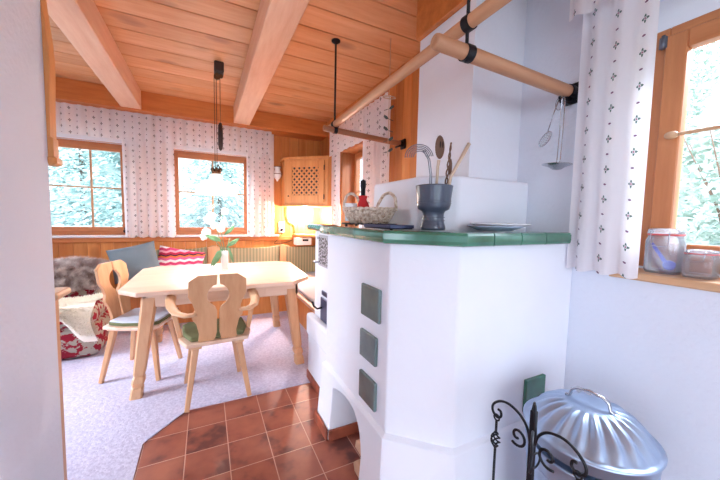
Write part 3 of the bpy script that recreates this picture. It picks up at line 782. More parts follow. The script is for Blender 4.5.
# wire whisk
t = thing('wire_whisk', 'steel wire whisk with fanned loops hanging over the mortar rim', 'whisk', pot(-.03, 0, .2))
mb = MB()
mb.tube([pot(-.055-.004, 0, .37), pot(-.034, 0, .33), pot(-.022, 0, .26), pot(-.020, 0, .115), pot(-.012, 0, .115), pot(-.014, 0, .26), pot(-.026, 0, .33), pot(-.050, 0, .37)], .0026, n=6)
mb.build('handle', M['wire'], t)
mb = MB()
for k in range(5):
    R0 = .030+.009*k; c0 = pot(-.075, -.01+.004*k, .335)
    mb.tube([c0+RX*(R0*math.cos(a))+Vector((0, 0, R0*math.sin(a)*.95)) for a in [(.05+.95*i/16)*PI for i in range(17)]], .0022, n=5)
mb.build('wire_loops', M['wire'], t)

# basket
BX, BY, BZ = .835, 1.56, 1.325
ax_ = Vector((.62, -.785, 0)); ay_ = Vector((.785, .62, 0))
t = thing('wicker_basket', 'oval pale wicker basket with two arched handles on the stove', 'basket', (BX, BY, BZ))
def bk(a, r, z): return Vector((BX, BY, BZ+z))+ax_*(r*.155*math.cos(a))+ay_*(r*.105*math.sin(a))
mb = MB(); nst = 36
for k in range(nst):
    a = 2*PI*k/nst
    mb.tube([bk(a, .70, .0), bk(a+.06, .86, .03), bk(a+.12, .98, .065), bk(a+.14, 1.0, .078)], .0065, n=6, sx=1.0, sy=.7)
mb.build('stakes', M['wicker'], t)
mb = MB()
for z, r in ((.002, .70), (.016, .79), (.032, .87), (.048, .93), (.060, .965)):
    mb.tube([bk(2*PI*i/72, r+(.012 if i % 2 else -.012), z+.003*math.sin(i)) for i in range(72)], .004, n=5, closed=True)
mb.lathe([(.001, 0), (.70, 0), (.9, .045), (.97, .07), (.95, .07), (.68, .004), (.001, .004)], (0, 0, 0), 40)
for v in mb.bm.verts:
    if v.co.length < 1.3 and abs(v.co.z) < .1 and v.co.x < .98 and v.co.y <= 1.0 and (v.co-Vector((BX, BY, BZ))).length > .25:
        x, y, z = v.co; v.co = Vector((BX, BY, BZ+z))+ax_*(x*.155)+ay_*(y*.105)
mb.build('weave', M['wicker'], t)
mb = MB()
for o in (0, PI): mb.tube([bk(2*PI*i/60, 1.0, .078+.004*math.sin(i*1.3+o)) for i in range(60)], .0065, n=6, closed=True)
mb.build('rim', M['wicker'], t)
for s in (-1, 1):
    mb = MB()
    for o in (0,):
        mb.tube([bk(0, 1, .075)*0+Vector((BX, BY, BZ+.07))+ax_*(s*.105+.012*math.sin(i/16*PI)*s)+ay_*(.0)+ax_*(.056*math.cos(PI*i/16))*1+Vector((0, 0, .098*math.sin(PI*i/16)))+ay_*(.004*math.cos(i*1.5+o)) for i in range(17)], .0085, n=8)
    mb.build('handle', M['wicker'], t)
# red bundle with dark bottle neck
t = thing('red_cloth_bottle', 'dark-necked bottle wrapped in red cloth standing in the wicker basket', 'bottle', (.80, 1.56, 1.331))
MB().lathe([(.001, 0), (.030, 0), (.034, .03), (.038, .07), (.030, .10), (.020, .125), (.026, .145), (.016, .150), (.001, .15)], (.815, 1.60, 1.331), 14, fl=lambda a, i: 1+.14*math.sin(a*5+i)).build('cloth', M['red'], t)
MB().lathe([(.001, .148), (.013, .148), (.013, .19), (.016, .20), (.015, .235), (.001, .242)], (.815, 1.60, 1.331), 14).build('bottle_neck', M['hole'], t)
tag(MB().lathe([(.001, 0), (.034, 0), (.037, .09), (.038, .105), (.034, .105), (.001, .10)], (.765, 1.655, 1.331), 20).build('white_cup', M['white_por'], loc=(.765, 1.655, 1.331)), 'white cup behind the left handle inside the wicker basket', 'cup')
# trivet under the basket
t = thing('iron_trivet', 'low black cast iron trivet under the wicker basket', 'trivet', (.83, 1.56, 1.301))
mb = MB()
for k in range(-4, 5):
    w = .13*math.sqrt(max(.1, 1-(k/5)**2)); q = Vector((.835, 1.56, 1.318))+ax_*(k*.036)
    mb.tube([q-ay_*w*.72, q+ay_*w*.72], .0035, n=6)
mb.tube([Vector((.835, 1.56, 1.318))+ax_*(.165*math.cos(a*PI/20))+ay_*(.105*math.sin(a*PI/20)) for a in range(40)], .005, n=6, closed=True)
mb.build('grid', M['iron'], t)
for a in (.7, 2.4, 3.9, 5.5):
    q = Vector((.835, 1.56, 0))+ax_*(.150*math.cos(a))+ay_*(.10*math.sin(a)); MB().cyl((q.x, q.y, 1.3015), (q.x, q.y, 1.316), .009, n=8).build('foot', M['iron'], t)
# tray
t = thing('baking_tray', 'dark flat rectangular tray lying between basket and mortar on the stove', 'tray', (.80, 1.28, 1.3015))
mb = MB(); rot = (0, 0, math.radians(8)); pv = (.81, 1.30, 1.3)
mb.box((.735, 1.20, 1.3015), (.875, 1.40, 1.307), rot=rot, piv=pv, bev=.002).build('base', M['iron'], t)
mb = MB()
for a, b in (((.730, 1.195, 1.306), (.737, 1.405, 1.322)), ((.873, 1.195, 1.306), (.880, 1.405, 1.322)), ((.730, 1.195, 1.306), (.880, 1.202, 1.322)), ((.730, 1.398, 1.306), (.880, 1.405, 1.322))): mb.box(a, b, rot=rot, piv=pv, bev=.002)
mb.build('rim', M['darkmetal'], t)
# plates
def plate(c, r, label, mat, h=.02, tilt=(0, 0, 0)):
    m = Euler(tilt).to_matrix()
    mb = MB().lathe([(.001, .0), (r*.6, .0), (r*.66, .004), (r*.95, h), (r, h+.003), (r*.98, h+.006), (r*.66, .010), (r*.6, .006), (.001, .006)], c, 40, axis=m, fl=lambda a, i: 1+(.02*math.cos(a*12) if 3 <= i <= 5 else 0))
    return tag(mb.build('plate', mat, loc=c), label, 'plate', None)
plate((1.22, 1.02, 1.304), .125, 'blue-grey fluted plate at the bottom of the pile on the stove', M['blue_por'], .018)
plate((1.26, 1.025, 1.3155), .135, 'pale fluted plate lying shifted right on top of the blue-grey plate', M['white_por'], .018)

# ------------------------------------------------------------------ rails above the stove
def rail(name, label, p, q, r, mat):
    P = Vector(p); Q = Vector(q); d = (Q-P).normalized()
    mb = MB().tube([P, P+d*.004, P+d*.012, Q-d*.012, Q-d*.004, Q], [r*.7, r*.92, r, r, r*.92, r*.7], n=20)
    return tag(mb.build(name, mat, loc=P), label, 'rail')
rail('wooden_rail', 'long pale round wooden rail running lengthwise above the stove', (.97, 2.57, 2.120), (.97, .50, 2.165), .028, M['rail'])
rail('wooden_rail', 'near round wooden cross rail ending at the iron bracket beside the curtain', (.805, 1.0, 2.048), (1.655, .965, 2.005), .030, M['railx'])
rail('wooden_rail', 'far dark thin wooden cross rail beside the small window', (.865, 2.44, 2.080), (1.64, 2.44, 2.045), .024, wood('rail_dark', (184, 124, 92), (150, 92, 64), 'x', 0, knots=0))
def ringband(mb, c, r, axis, w=.03):
    c = Vector(c); a = Vector(axis).normalized(); u = a.cross(Vector((0, 0, 1))).normalized(); v = a.cross(u)
    out = []
    for k in range(24):
        an = 2*PI*k/24; d = u*math.cos(an)+v*math.sin(an)
        out.append([c+d*r-a*w/2, c+d*(r+.004)-a*w/2, c+d*(r+.004)+a*w/2, c+d*r+a*w/2])
    mb.rings(out, closed=True, smooth=False)
t = thing('rail_hanger', 'near black iron hanger rod with two ring clamps holding the crossing rails', 'hanger', (.97, 1.0, ZC))
MB().cyl((.968, .99, 2.0), (.968, .99, ZC-.001), .007, n=10).cyl((.968, .99, ZC-.012), (.968, .99, ZC-.001), .03).build('rod', M['iron'], t)
mb = MB(); ringband(mb, (.97, .985, 2.154), .0285, (0, 1, 0), .035); mb.build('ring_clamp', M['iron'], t)
mb = MB(); ringband(mb, (.975, .993, 2.0395), .0305, (1, 0, 0), .04); mb.build('ring_clamp', M['iron'], t)
t = thing('rail_hanger', 'far black iron hanger rod fixed to the ceiling boards above the far cross rail', 'hanger', (.97, 2.44, ZC))
MB().cyl((.965, 2.44, 2.10), (.965, 2.44, ZC-.001), .008, n=10).lathe([(.036, -.001), (.036, -.012), (.02, -.022), (.008, -.03)], (.965, 2.44, ZC), 16).build('rod', M['iron'], t)
mb = MB(); ringband(mb, (.97, 2.44, 2.122), .0285, (0, 1, 0), .03); mb.build('ring_clamp', M['iron'], t)
mb = MB(); ringband(mb, (.97, 2.44, 2.075), .0245, (1, 0, 0), .03); mb.build('ring_clamp', M['iron'], t)
t = thing('rail_bracket', 'black iron wall bracket holding the near cross rail left of the kitchen curtain', 'bracket', (1.68, .965, 2.0))
mb = MB(); ringband(mb, (1.645, .966, 2.006), .0305, (1, 0, 0), .035); mb.build('ring', M['iron'], t)
MB().box((1.663, .93, 1.95), (1.679, 1.0, 2.05), bev=.003).prism([(1.672, 1.955), (1.672, 1.99), (1.60, 1.972), (1.585, 1.955)], .958, .972, lambda x, z, h: (x, h, z)).tube([(1.66, .965, 1.95), (1.62, .965, 1.94), (1.58, .965, 1.945), (1.565, .965, 1.97)], .006).build('arm', M['iron'], t)
t = thing('rail_bracket', 'small black iron wall bracket at the end of the far cross rail', 'bracket', (1.66, 2.44, 2.05))
MB().box((1.642, 2.405, 2.0), (1.659, 2.475, 2.09), bev=.003).build('plate', M['iron'], t)
mb = MB(); ringband(mb, (1.625, 2.44, 2.046), .0245, (1, 0, 0), .03)
for k in range(5): mb.sphere((1.60, 2.42+.016*k, 2.02), .009, 6)
mb.build('ring', M['iron'], t)
# ladle and strainer
t = thing('ladle', 'steel ladle with long wire handle hanging from the near rail bracket', 'ladle', (1.565, .945, 1.94))
mb = MB()
mb.tube([(1.552, .953, 1.635), (1.56, .953, 1.66), (1.567, .953, 1.80), (1.567, .953, 1.95), (1.567, .945, 1.962), (1.567, .937, 1.95), (1.567, .937, 1.80), (1.56, .937, 1.66), (1.552, .937, 1.635)], .0028, n=6)
mb.build('handle', M['steel'], t)
MB().lathe([(.001, -.026), (.02, -.022), (.040, -.008), (.066, .0), (.068, .002), (.04, -.004), (.018, -.016), (.001, -.02)], (1.55, .945, 1.632), 20, fl=lambda a, i: 1+.15*math.cos(2*a)).build('bowl', M['steel'], t)
t = thing('tea_strainer', 'small steel mesh strainer hanging askew left of the ladle', 'strainer', (1.56, .98, 1.95))
MB().tube([(1.565, .965, 1.955), (1.556, .985, 1.88), (1.55, 1.002, 1.805)], .003, n=6).build('handle', M['steel'], t)
mb = MB().tube([(1.57, .966+.018*math.cos(a*PI/10), 1.935+.03*math.sin(a*PI/10)) for a in range(20)], .002, n=5, closed=True)
mb.build('hanging_ring', M['steel'], t)
mb = MB(); cc = Vector((1.548, 1.012, 1.77)); dx = Vector((.35, -.75, .1)).normalized(); dz = Vector((0, .5, -.9)).normalized()
mb.tube([cc+dx*.022*math.cos(a*PI/12)+dz*.038*math.sin(a*PI/12) for a in range(24)], .003, n=6, closed=True)
n_ = dx.cross(dz)
for k in range(-3, 4):
    h = math.sqrt(1-(k/4)**2)
    mb.tube([cc+dx*(.022*k/4)+dz*(.038*h*s)+n_*(.02*h*(1-s*s)) for s in (-1, -.5, 0, .5, 1)], .0009, n=4)
    mb.tube([cc+dz*(.038*k/4)+dx*(.022*h*s)+n_*(.02*h*(1-s*s)) for s in (-1, -.5, 0, .5, 1)], .0009, n=4)
mb.build('mesh_bowl', M['steel'], t)
# hanging garland beside the window
t = thing('hanging_garland', 'thin thread garland with wire ring and small dark leaves hanging beside the chimney', 'garland', (1.34, 2.2, ZC))
gx, gy = 1.34, 2.2
MB().cyl((gx, gy, 1.86), (gx, gy, ZC-.001), .0022, n=5).build('thread', M['stick'], t)
MB().tube([(gx+.05*math.cos(a*PI/12), gy+.05*math.sin(a*PI/12), 2.33+.01*math.sin(a*PI/12)) for a in range(24)], .004, n=6, closed=True).build('ring', M['stick'], t)
for z, s in ((2.24, 1), (2.16, -1), (2.07, -1), (1.99, 1), (1.90, 1)):
    mb = MB()
    for q in (-1, 1):
        mb.prism([(0, 0), (.012, .016), (.036, .022), (.042, .004), (.02, -.010)], -.0012, .0012, lambda x, zz, h: (gx+q*x*.9, gy+h-x*.4*q, z+zz*(1 if q*s > 0 else -.2)+x*.3*q*s))
    mb.build('leaf', plain('dark_leaf', (70, 80, 78), .6) if z == 2.24 else bpy.data.materials['dark_leaf'], t)

# ------------------------------------------------------------------ kitchen window sill things
def jar(label, c, w, h, d):
    t = thing('glass_jar', label, 'jar', c); x, y, z = c
    def sq(k, zz):
        out = []
        for i in range(32):
            a = 2*PI*i/32; e = .55
            out.append((x+d/2*k*math.copysign(abs(math.cos(a))**e, math.cos(a)), y+w/2*k*math.copysign(abs(math.sin(a))**e, math.sin(a)), z+zz))
        return out
    mb = MB().rings([sq(.90, .001), sq(1, .012), sq(1, h*.72), sq(.9, h*.80), sq(.88, h*.84), sq(.85, h*.84), sq(.87, h*.79), sq(.96, h*.71), sq(.96, .018), sq(.86, .010)]); mb.build('jar_body', M['glassj'], t)
    mb = MB().rings([sq(.90, h*.845), sq(.94, h*.85), sq(.94, h*.875), sq(.90, h*.88)]); mb.build('rubber_seal', M['rubber'], t)
    mb = MB().rings([sq(.92, h*.882), sq(.94, h*.90), sq(.90, h*.985), sq(.60, h), sq(.55, h*.985), sq(.86, h*.95), sq(.88, h*.89)]); mb.build('lid', M['glassj'], t)
    mb = MB()
    mb.tube([(x-d*.47, y-w*.25, z+h*.96), (x-d*.56, y-w*.25, z+h*.86), (x-d*.54, y-w*.22, z+h*.62), (x-d*.56, y, z+h*.60), (x-d*.54, y+w*.22, z+h*.62), (x-d*.56, y+w*.25, z+h*.86), (x-d*.47, y+w*.25, z+h*.96)], .0018, n=6)
    mb.build('wire_clip', M['steel'], t); return t
jar('tall clip-top glass jar with red seal and blue scoop on the kitchen window sill', (1.765, .592, 1.141), .118, .192, .105)
jar('low clip-top glass jar right of the tall one on the kitchen window sill', (1.755, .478, 1.141), .096, .112, .10)
t = thing('measuring_scoop', 'blue plastic scoop leaning inside the tall glass jar', 'scoop', (1.76, .57, 1.156))
MB().bar((1.75, .632, 1.268), (1.745, .577, 1.185), .011, .014, .005, .006, up=(1, 0, 0)).build('handle', M['blue'], t)
MB().lathe([(.001, -.016), (.012, -.015), (.019, -.004), (.021, .010), (.018, .010), (.012, -.008), (.001, -.011)], (1.745, .568, 1.176), 16, axis=Euler((.3, -.9, 0)).to_matrix()).build('scoop_bowl', M['blue'], t)
# turned rod across the kitchen window
t = thing('cafe_rod', 'turned wooden rod with knob mounted across the kitchen window', 'rod', (1.82, .62, 1.735))
mb = MB(); mb.tube([(1.815, .60-i*.012, 1.738) for i in range(70)], [.007+.0018*(i % 2) for i in range(70)], n=8).build('rod', M['sill'], t)
MB().sphere((1.815, .622, 1.738), .020, 8, (1, 1.2, .85)).cyl((1.841, .622, 1.738), (1.815, .622, 1.738), .006).build('knob', M['sill'], t)

# ------------------------------------------------------------------ galvanised bin
CX, CY = 1.228, .578
t = thing('galvanised_bin', 'galvanised metal bin with fluted domed lid standing in the corner by the stove', 'bin', (CX, CY, 0))
fl = lambda a, i: 1+(.022*abs(math.sin(a*14))**.6 if 3 <= i <= 14 else 0)
pr = [(.001, .03), (.155, .03), (.155, .0), (.158, .004)]+[(.160+.028*k/10, .03+.475*k/10) for k in range(11)]+[(.188, .525), (.192, .53), (.192, .54), (.187, .54), (.186, .525)]
MB().lathe(pr, (CX, CY, 0), 112, fl=fl).build('body', M['zinc'], t)
mb = MB()
for z in (.54, .555): pass
mb.tube([(CX+.190*math.cos(a*PI/24), CY+.190*math.sin(a*PI/24), .537) for a in range(48)], .006, n=6, closed=True).tube([(CX+.189*math.cos(a*PI/24), CY+.189*math.sin(a*PI/24), .47) for a in range(48)], .004, n=6, closed=True).build('hoop', M['zinc'], t)
def lidr(a, i):
    return 1
mb = MB(); n = 120; LZ = .607
rings_ = []
for r, z, f in ((.194, -.042, 0), (.197, -.040, 0), (.1975, -.012, 0), (.205, -.006, 0), (.207, 0, 0), (.203, .004, 0), (.194, .004, 0), (.188, .010, .3), (.172, .030, 1), (.150, .052, 1), (.125, .070, 1), (.100, .083, .8), (.078, .090, .1), (.070, .092, 0), (.060, .093, 0), (.001, .097, 0)):
    ring = []
    for k in range(n):
        a = 2*PI*k/n; w = math.cos(a*20)
        q = (.0065 if w > 0 else .0065)*math.copysign(abs(w)**.6, w)*f
        ring.append((CX+(r+q*.3)*math.cos(a), CY+(r+q*.3)*math.sin(a), LZ+z+q))
    rings_.append(ring)
mb.rings(rings_); lid = mb.build('lid', M['zinc'], t)
hp = [Vector((CX, CY, LZ+.098))+Vector((.15, -.99, 0)).normalized()*s+Vector((0, 0, h)) for s, h in ((-.075, -.006), (-.062, .0), (-.056, .024), (-.04, .036), (0, .042), (.04, .036), (.056, .024), (.062, .0), (.075, -.006))]
MB().tube(hp, .0085, n=10, sx=1, sy=.6).build('handle', M['steel'], lid)

# ------------------------------------------------------------------ wrought iron stand
SX, SY = .850, .538
t = thing('wrought_iron_stand', 'black wrought iron fireside stand with scrolled arms in front of the bin', 'stand', (SX, SY, 0))
mb = MB().box((SX-.008, SY-.008, .02), (SX+.008, SY+.008, .80), bev=.002)
mb.build('post', M['iron'], t)
MB().tube([(SX, SY, .80), (SX+.004, SY, .815), (SX+.006, SY, .80)], .004).build('finial', M['iron'], t)
def strap(mb, pts, w=.008, th=.006): mb.tube(pts, max(w, th)/2, n=8)
def arm(name, d, L=.13, drop=0):
    d = Vector(d).normalized(); o = Vector((SX, SY, 0))
    pts = []
    # lower inner spiral, sweeping arc over, outer spiral hook
    for i in range(26):
        a = i/25; th = PI*1.0+a*2*PI*1.15; r = .006+.026*a
        pts.append((.048+r*math.cos(th+1.2), .690+r*math.sin(th+1.2)))
    arc = [(.012, .70), (.020, .728), (.045, .752), (.08, .764), (L-.02, .758), (L+.005, .735)]
    mb = MB(); strap(mb, [o+d*x+Vector((0, 0, z)) for x, z in pts]); mb.build(name+'_curl', M['iron'], t)
    A = []
    P = [(.008, .70), (.018, .735), (.045, .762), (.085, .772), (L-.012, .762), (L+.012, .738), (L+.012, .715), (L-.006, .704), (L-.020, .715), (L-.018, .730), (L-.006, .732)]
    for i in range(len(P)-1):
        p0 = P[max(i-1, 0)]; p1 = P[i]; p2 = P[i+1]; p3 = P[min(i+2, len(P)-1)]
        for k in range(5):
            s = k/5
            A.append(tuple(.5*((2*p1[j])+(-p0[j]+p2[j])*s+(2*p0[j]-5*p1[j]+4*p2[j]-p3[j])*s*s+(-p0[j]+3*p1[j]-3*p2[j]+p3[j])*s**3) for j in (0, 1)))
    mb = MB(); strap(mb, [o+d*x+Vector((0, 0, z)) for x, z in A]); mb.build(name, M['iron'], t)
    return o+d*(L-.004)
DA = Vector((.02, 1, 0)).normalized(); 
E = [arm('scroll_arm', v) for v in (DA, -DA, Vector((.845, .535, 0)), Vector((-.845, -.535, 0)))]
for q in (math.radians(45), math.radians(225)):
    mb = MB(); strap(mb, [(SX+math.cos(q)*(.012+.018*math.sin(i/12*PI*1.2)), SY+math.sin(q)*(.012+.018*math.sin(i/12*PI*1.2)), .70+.12*i/12) for i in range(13)]); mb.build('top_scroll', M['iron'], t)
MB().tube([(SX+.022*math.cos(a*PI/10), SY-.012, .655+.022*math.sin(a*PI/10)) for a in range(20)], .003, n=6, closed=True).build('ring', M['iron'], t)
for k in range(3):
    a = k*2*PI/3+.3
    MB().tube([(SX, SY, .06), (SX+.07*math.cos(a), SY+.07*math.sin(a), .05), (SX+.12*math.cos(a), SY+.12*math.sin(a), .008)], .007).build('foot', M['iron'], t)
# tools with twisted cage handles hanging from two arms
def tool(nm, label, e, kind):
    x, y = e.x, e.y; t = thing(nm, label, nm.replace('_', ' '), (x, y, .70)); 
    mb = MB().tube([(x, y+.010*math.cos(a*PI/8), .702+.010*math.sin(a*PI/8)) for a in range(16)], .0028, n=6, closed=True).cyl((x, y, .69), (x, y, .655), .004)
    mb.build('hook', M['iron'], t)
    mb = MB()
    for s in range(4): mb.tube([(x+.014*math.sin(i/14*PI)*math.cos(i/14*PI*2+s*PI/2), y+.014*math.sin(i/14*PI)*math.sin(i/14*PI*2+s*PI/2), .655-.06*i/14) for i in range(15)], .0028, n=5)
    mb.build('cage_grip', M['iron'], t)
    MB().cyl((x, y, .597), (x, y, .16), .004).build('shaft', M['iron'], t)
    if kind == 0: MB().tube([(x, y, .17), (x, y+.005, .13), (x+.02, y+.02, .11)], [.004, .005, .002]).build('tip', M['iron'], t)
    else: MB().box((x-.04, y-.004, .08), (x+.04, y+.004, .17), bev=.003).build('blade', M['iron'], t)
tool('fire_poker', 'iron poker with twisted cage grip hanging from the left scrolled arm', E[0], 0)
tool('ash_shovel', 'iron shovel hanging from the right scrolled arm of the stand', E[1], 1)
for e_, z_ in ():
    pass

# ------------------------------------------------------------------ pendant lamp
LX, LY = .095, 3.32
t = thing('pendant_lamp', 'white opal glass pendant lamp on pulley cords hanging above the table', 'lamp', (LX, LY, ZC))
MB().box((LX-.01, LY-.05, 2.69), (LX+.075, LY+.05, ZC-.001), bev=.012, seg=3).build('ceiling_mount', M['dark'], t)
MB().cyl((LX+.015, LY-.015, 2.66), (LX+.015, LY+.015, 2.66), .028).cyl((LX+.05, LY-.01, 2.67), (LX+.05, LY+.01, 2.67), .018).box((LX+.008, LY-.018, 2.66), (LX+.024, LY+.018, 2.70)).build('pulley', M['brass'], t)
MB().cyl((LX-.010, LY, 1.80), (LX-.010, LY, 2.66), .0035, n=6).cyl((LX+.040, LY, 2.24), (LX+.040, LY, 2.66), .0035, n=6).cyl((LX+.008, LY, 1.80), (LX+.008, LY, 2.66), .0035, n=6).build('cord', M['brass'], t)
MB().lathe([(.001, 2.24), (.012, 2.235), (.020, 2.21), (.022, 2.12), (.022, 2.03), (.017, 1.99), (.006, 1.975), (.001, 1.972)], (LX+.04, LY, 0), 16).build('counterweight', M['dark'], t)
mb = MB()
for k in range(8):
    a = k*PI/4; mb.sphere((LX+.040*math.cos(a), LY+.040*math.sin(a), 1.79), .012, 6, (1, 1, 1.4))
mb.lathe([(.02, 1.745), (.042, 1.76), (.045, 1.775), (.02, 1.785), (.008, 1.81), (.001, 1.812)], (LX, LY, 0), 20).build('crown', M['brass'], t)
MB().lathe([(.030, 1.748), (.055, 1.735), (.060, 1.715), (.050, 1.695), (.052, 1.69), (.095, 1.678), (.140, 1.655), (.170, 1.62), (.184, 1.585), (.186, 1.555), (.180, 1.552), (.178, 1.58), (.163, 1.615), (.135, 1.648), (.09, 1.67), (.04, 1.685)], (LX, LY, 0), 48).build('lamp_shade', M['shade'], t)
MB().lathe([(.001, 1.66), (.02, 1.655), (.03, 1.62), (.034, 1.59), (.02, 1.565), (.001, 1.56)], (LX, LY, 0), 20).build('bulb', M['shade'], t)

# vase with orchid
VX, VY = .165, 3.42
t = thing('flower_vase', 'slim clear glass vase in the middle of the dining table', 'vase', (VX, VY, TZ))
MB().lathe([(.001, .001), (.036, .001), (.038, .01), (.034, .16), (.036, .20), (.033, .20), (.031, .16), (.034, .016), (.001, .012)], (VX, VY, TZ), 24).build('vase_body', M['glassv'], t)
t = thing('cut_flowers', 'spray of white flowers with green leaves standing in the glass vase', 'flowers', (VX, VY, TZ+.02))
rnd = random.Random(12)
stems = [[(VX, VY, TZ+.02), (VX-.02, VY-.01, TZ+.22), (VX-.07, VY-.02, TZ+.42), (VX-.14, VY-.02, TZ+.55)], [(VX+.01, VY, TZ+.02), (VX+.0, VY, TZ+.22), (VX-.03, VY, TZ+.40), (VX-.02, VY, TZ+.62)], [(VX, VY, TZ+.02), (VX+.03, VY, TZ+.25), (VX+.05, VY, TZ+.33), (VX+.08, VY, TZ+.30)], [(VX, VY, TZ+.02), (VX-.04, VY, TZ+.24), (VX-.12, VY, TZ+.36), (VX-.20, VY, TZ+.40)]]
mb = MB()
for s in stems: mb.tube(s, [.004, .0035, .003, .002], n=6)
mb.build('stem', M['leaf'], t)
def leafshape(p, d, L, w, mat, name='leaf'):
    d = Vector(d).normalized(); sd = d.cross(Vector((.2, -1, .1))).normalized(); p = Vector(p); up = sd.cross(d)
    mb = MB(); mb.grid(lambda u, v: p+d*(L*u)+sd*(w*(v-.5)*2*math.sin(PI*min(1, u*.95+.03))**.8)+up*(.25*L*math.sin(PI*u)*.5+.2*w*abs(v-.5)), 8, 4)
    return mb.build(name, mat, t, solid=.001)
for p, d, L, w in (((VX-.02, VY, TZ+.22), (-.5, 0, -.8), .2, .03), ((VX-.03, VY-.02, TZ+.30), (-.8, -.2, .35), .16, .026), ((VX+.02, VY, TZ+.24), (.7, 0, .5), .15, .022), ((VX, VY, TZ+.36), (.6, 0, .6), .14, .02), ((VX-.06, VY, TZ+.20), (-.3, -.2, -1), .16, .022), ((VX+.03, VY, TZ+.24), (.3, 0, -1), .18, .014)): leafshape(p, d, L, w, M['leaf'])
for i in range(17):
    s = stems[[0, 3, 1, 0, 3, 0, 1, 3, 0, 3, 1, 3, 0, 3, 1, 1, 0][i]]; k = rnd.uniform(.25, 1)
    p = Vector(s[2]).lerp(Vector(s[3]), k)+Vector((rnd.gauss(0, .028), rnd.gauss(0, .02), rnd.gauss(0, .028)))
    mb = MB()
    for q in range(5):
        a = q*2*PI/5+rnd.random()
        c = p+Vector((math.cos(a)*.018, -.006, math.sin(a)*.018)); mb.sphere(c, .022, 6, (.9, .3, .9))
    mb.build('blossom', M['flower'], t)

# ------------------------------------------------------------------ corner cabinet, wall lamp, outlet, shelf, radio
t = thing('corner_cabinet', 'hanging pine corner cabinet with a diamond lattice door', 'cabinet', (1.4, 4.5, 1.5))
P0, P1 = Vector((1.04, 4.60)), Vector((1.54, 4.125))
foot = [(1.04, YF-.001), (1.04, 4.60), (1.54, 4.125), (XR-.021, 4.125), (XR-.021, YF-.001)]
Z0, Z1 = 1.53, 2.18
MB().prism(foot, Z0, Z1).build('carcass', M['cab'], t, bevel=.003)
big = [(1.02, YF-.001), (1.02, 4.59), (1.535, 4.105), (XR-.021, 4.105), (XR-.021, YF-.001)]
MB().prism(big, Z1, Z1+.035).build('cornice', M['cab'], t, bevel=.006)
MB().prism(big, Z0-.025, Z0-.001).build('base_board', M['cab'], t, bevel=.006)
e = (P1-P0).normalized(); nrm = Vector((-e.y*-1, 0)) if False else Vector((e.y, -e.x)); nrm = -nrm if nrm.dot(Vector((-1, -1))) < 0 else nrm
Lc = (P1-P0).length
def cf(s, z, h): q = P0+e*s+nrm*h; return (q.x, q.y, z)
def cbox(mb, s0, s1, z0, z1, h0, h1): mb.prism([(s0, z0), (s1, z0), (s1, z1), (s0, z1)], h0, h1, cf)
mb = MB(); d0, d1, q0, q1 = .05, Lc-.05, Z0+.03, Z1-.03; w = .085
cbox(mb, d0, d0+w, q0, q1, .001, .022); cbox(mb, d1-w, d1, q0, q1, .001, .022); cbox(mb, d0+w, d1-w, q0, q0+w+.02, .001, .022); cbox(mb, d0+w, d1-w, q1-w, q1, .001, .022)
door = mb.build('door', M['cab'], t, bevel=.004)
MB().prism([(d0+w, q0+w), (d1-w, q0+w), (d1-w, q1-w), (d0+w, q1-w)], .0012, .0030, cf).build('lattice_backing', M['dark'], door)
mb = MB(); i0, i1, j0, j1 = d0+w-.003, d1-w+.003, q0+w+.017, q1-w+.003
st = .078
for sgn in (1, -1):
    k = -12
    while k < 26:
        # line s - sgn*z = c clipped to the rect
        c = (i0-sgn*(j0 if sgn > 0 else -j0)*1)+k*st if False else i0+k*st
        pts = []
        for z in (j0, j1):
            s = c+sgn*(z-j0) if sgn > 0 else c-(z-j0)
            pts.append((s, z))
        (sa, za), (sb, zb_) = pts
        def clip(sa, za, sb, zb_):
            lo, hi = 0.0, 1.0; d = sb-sa
            for bnd, sg in ((i0, 1), (i1, -1)):
                f0 = sg*(sa-bnd); f1 = sg*(sb-bnd)
                if f0 < 0 and f1 < 0: return None
                if f0 < 0: lo = max(lo, f0/(f0-f1))
                elif f1 < 0: hi = min(hi, f0/(f0-f1))
            return (lo, hi) if hi-lo > .03 else None
        r = clip(sa, za, sb, zb_)
        if r:
            A = Vector((sa, za)).lerp(Vector((sb, zb_)), r[0]); B = Vector((sa, za)).lerp(Vector((sb, zb_)), r[1])
            dd = (B-A).normalized(); pn = Vector((-dd.y, dd.x))*.0125
            h = (.004, .011) if sgn > 0 else (.0111, .018)
            mb.prism([A-pn, B-pn, B+pn, A+pn], h[0], h[1], cf)
        k += 1
mb.build('lattice', M['cab'], door)
kb = cf(d0+.035, q0+.09, .022); MB().sphere((kb[0]-.01, kb[1]-.01, kb[2]), .011, 8).build('knob', M['brass'], door)
mb = MB(); 
for z in (q0+.08, q1-.10): cbox(mb, d1-.003, d1+.010, z-.035, z+.035, .0225, .029)
mb.build('hinge', M['iron'], door)

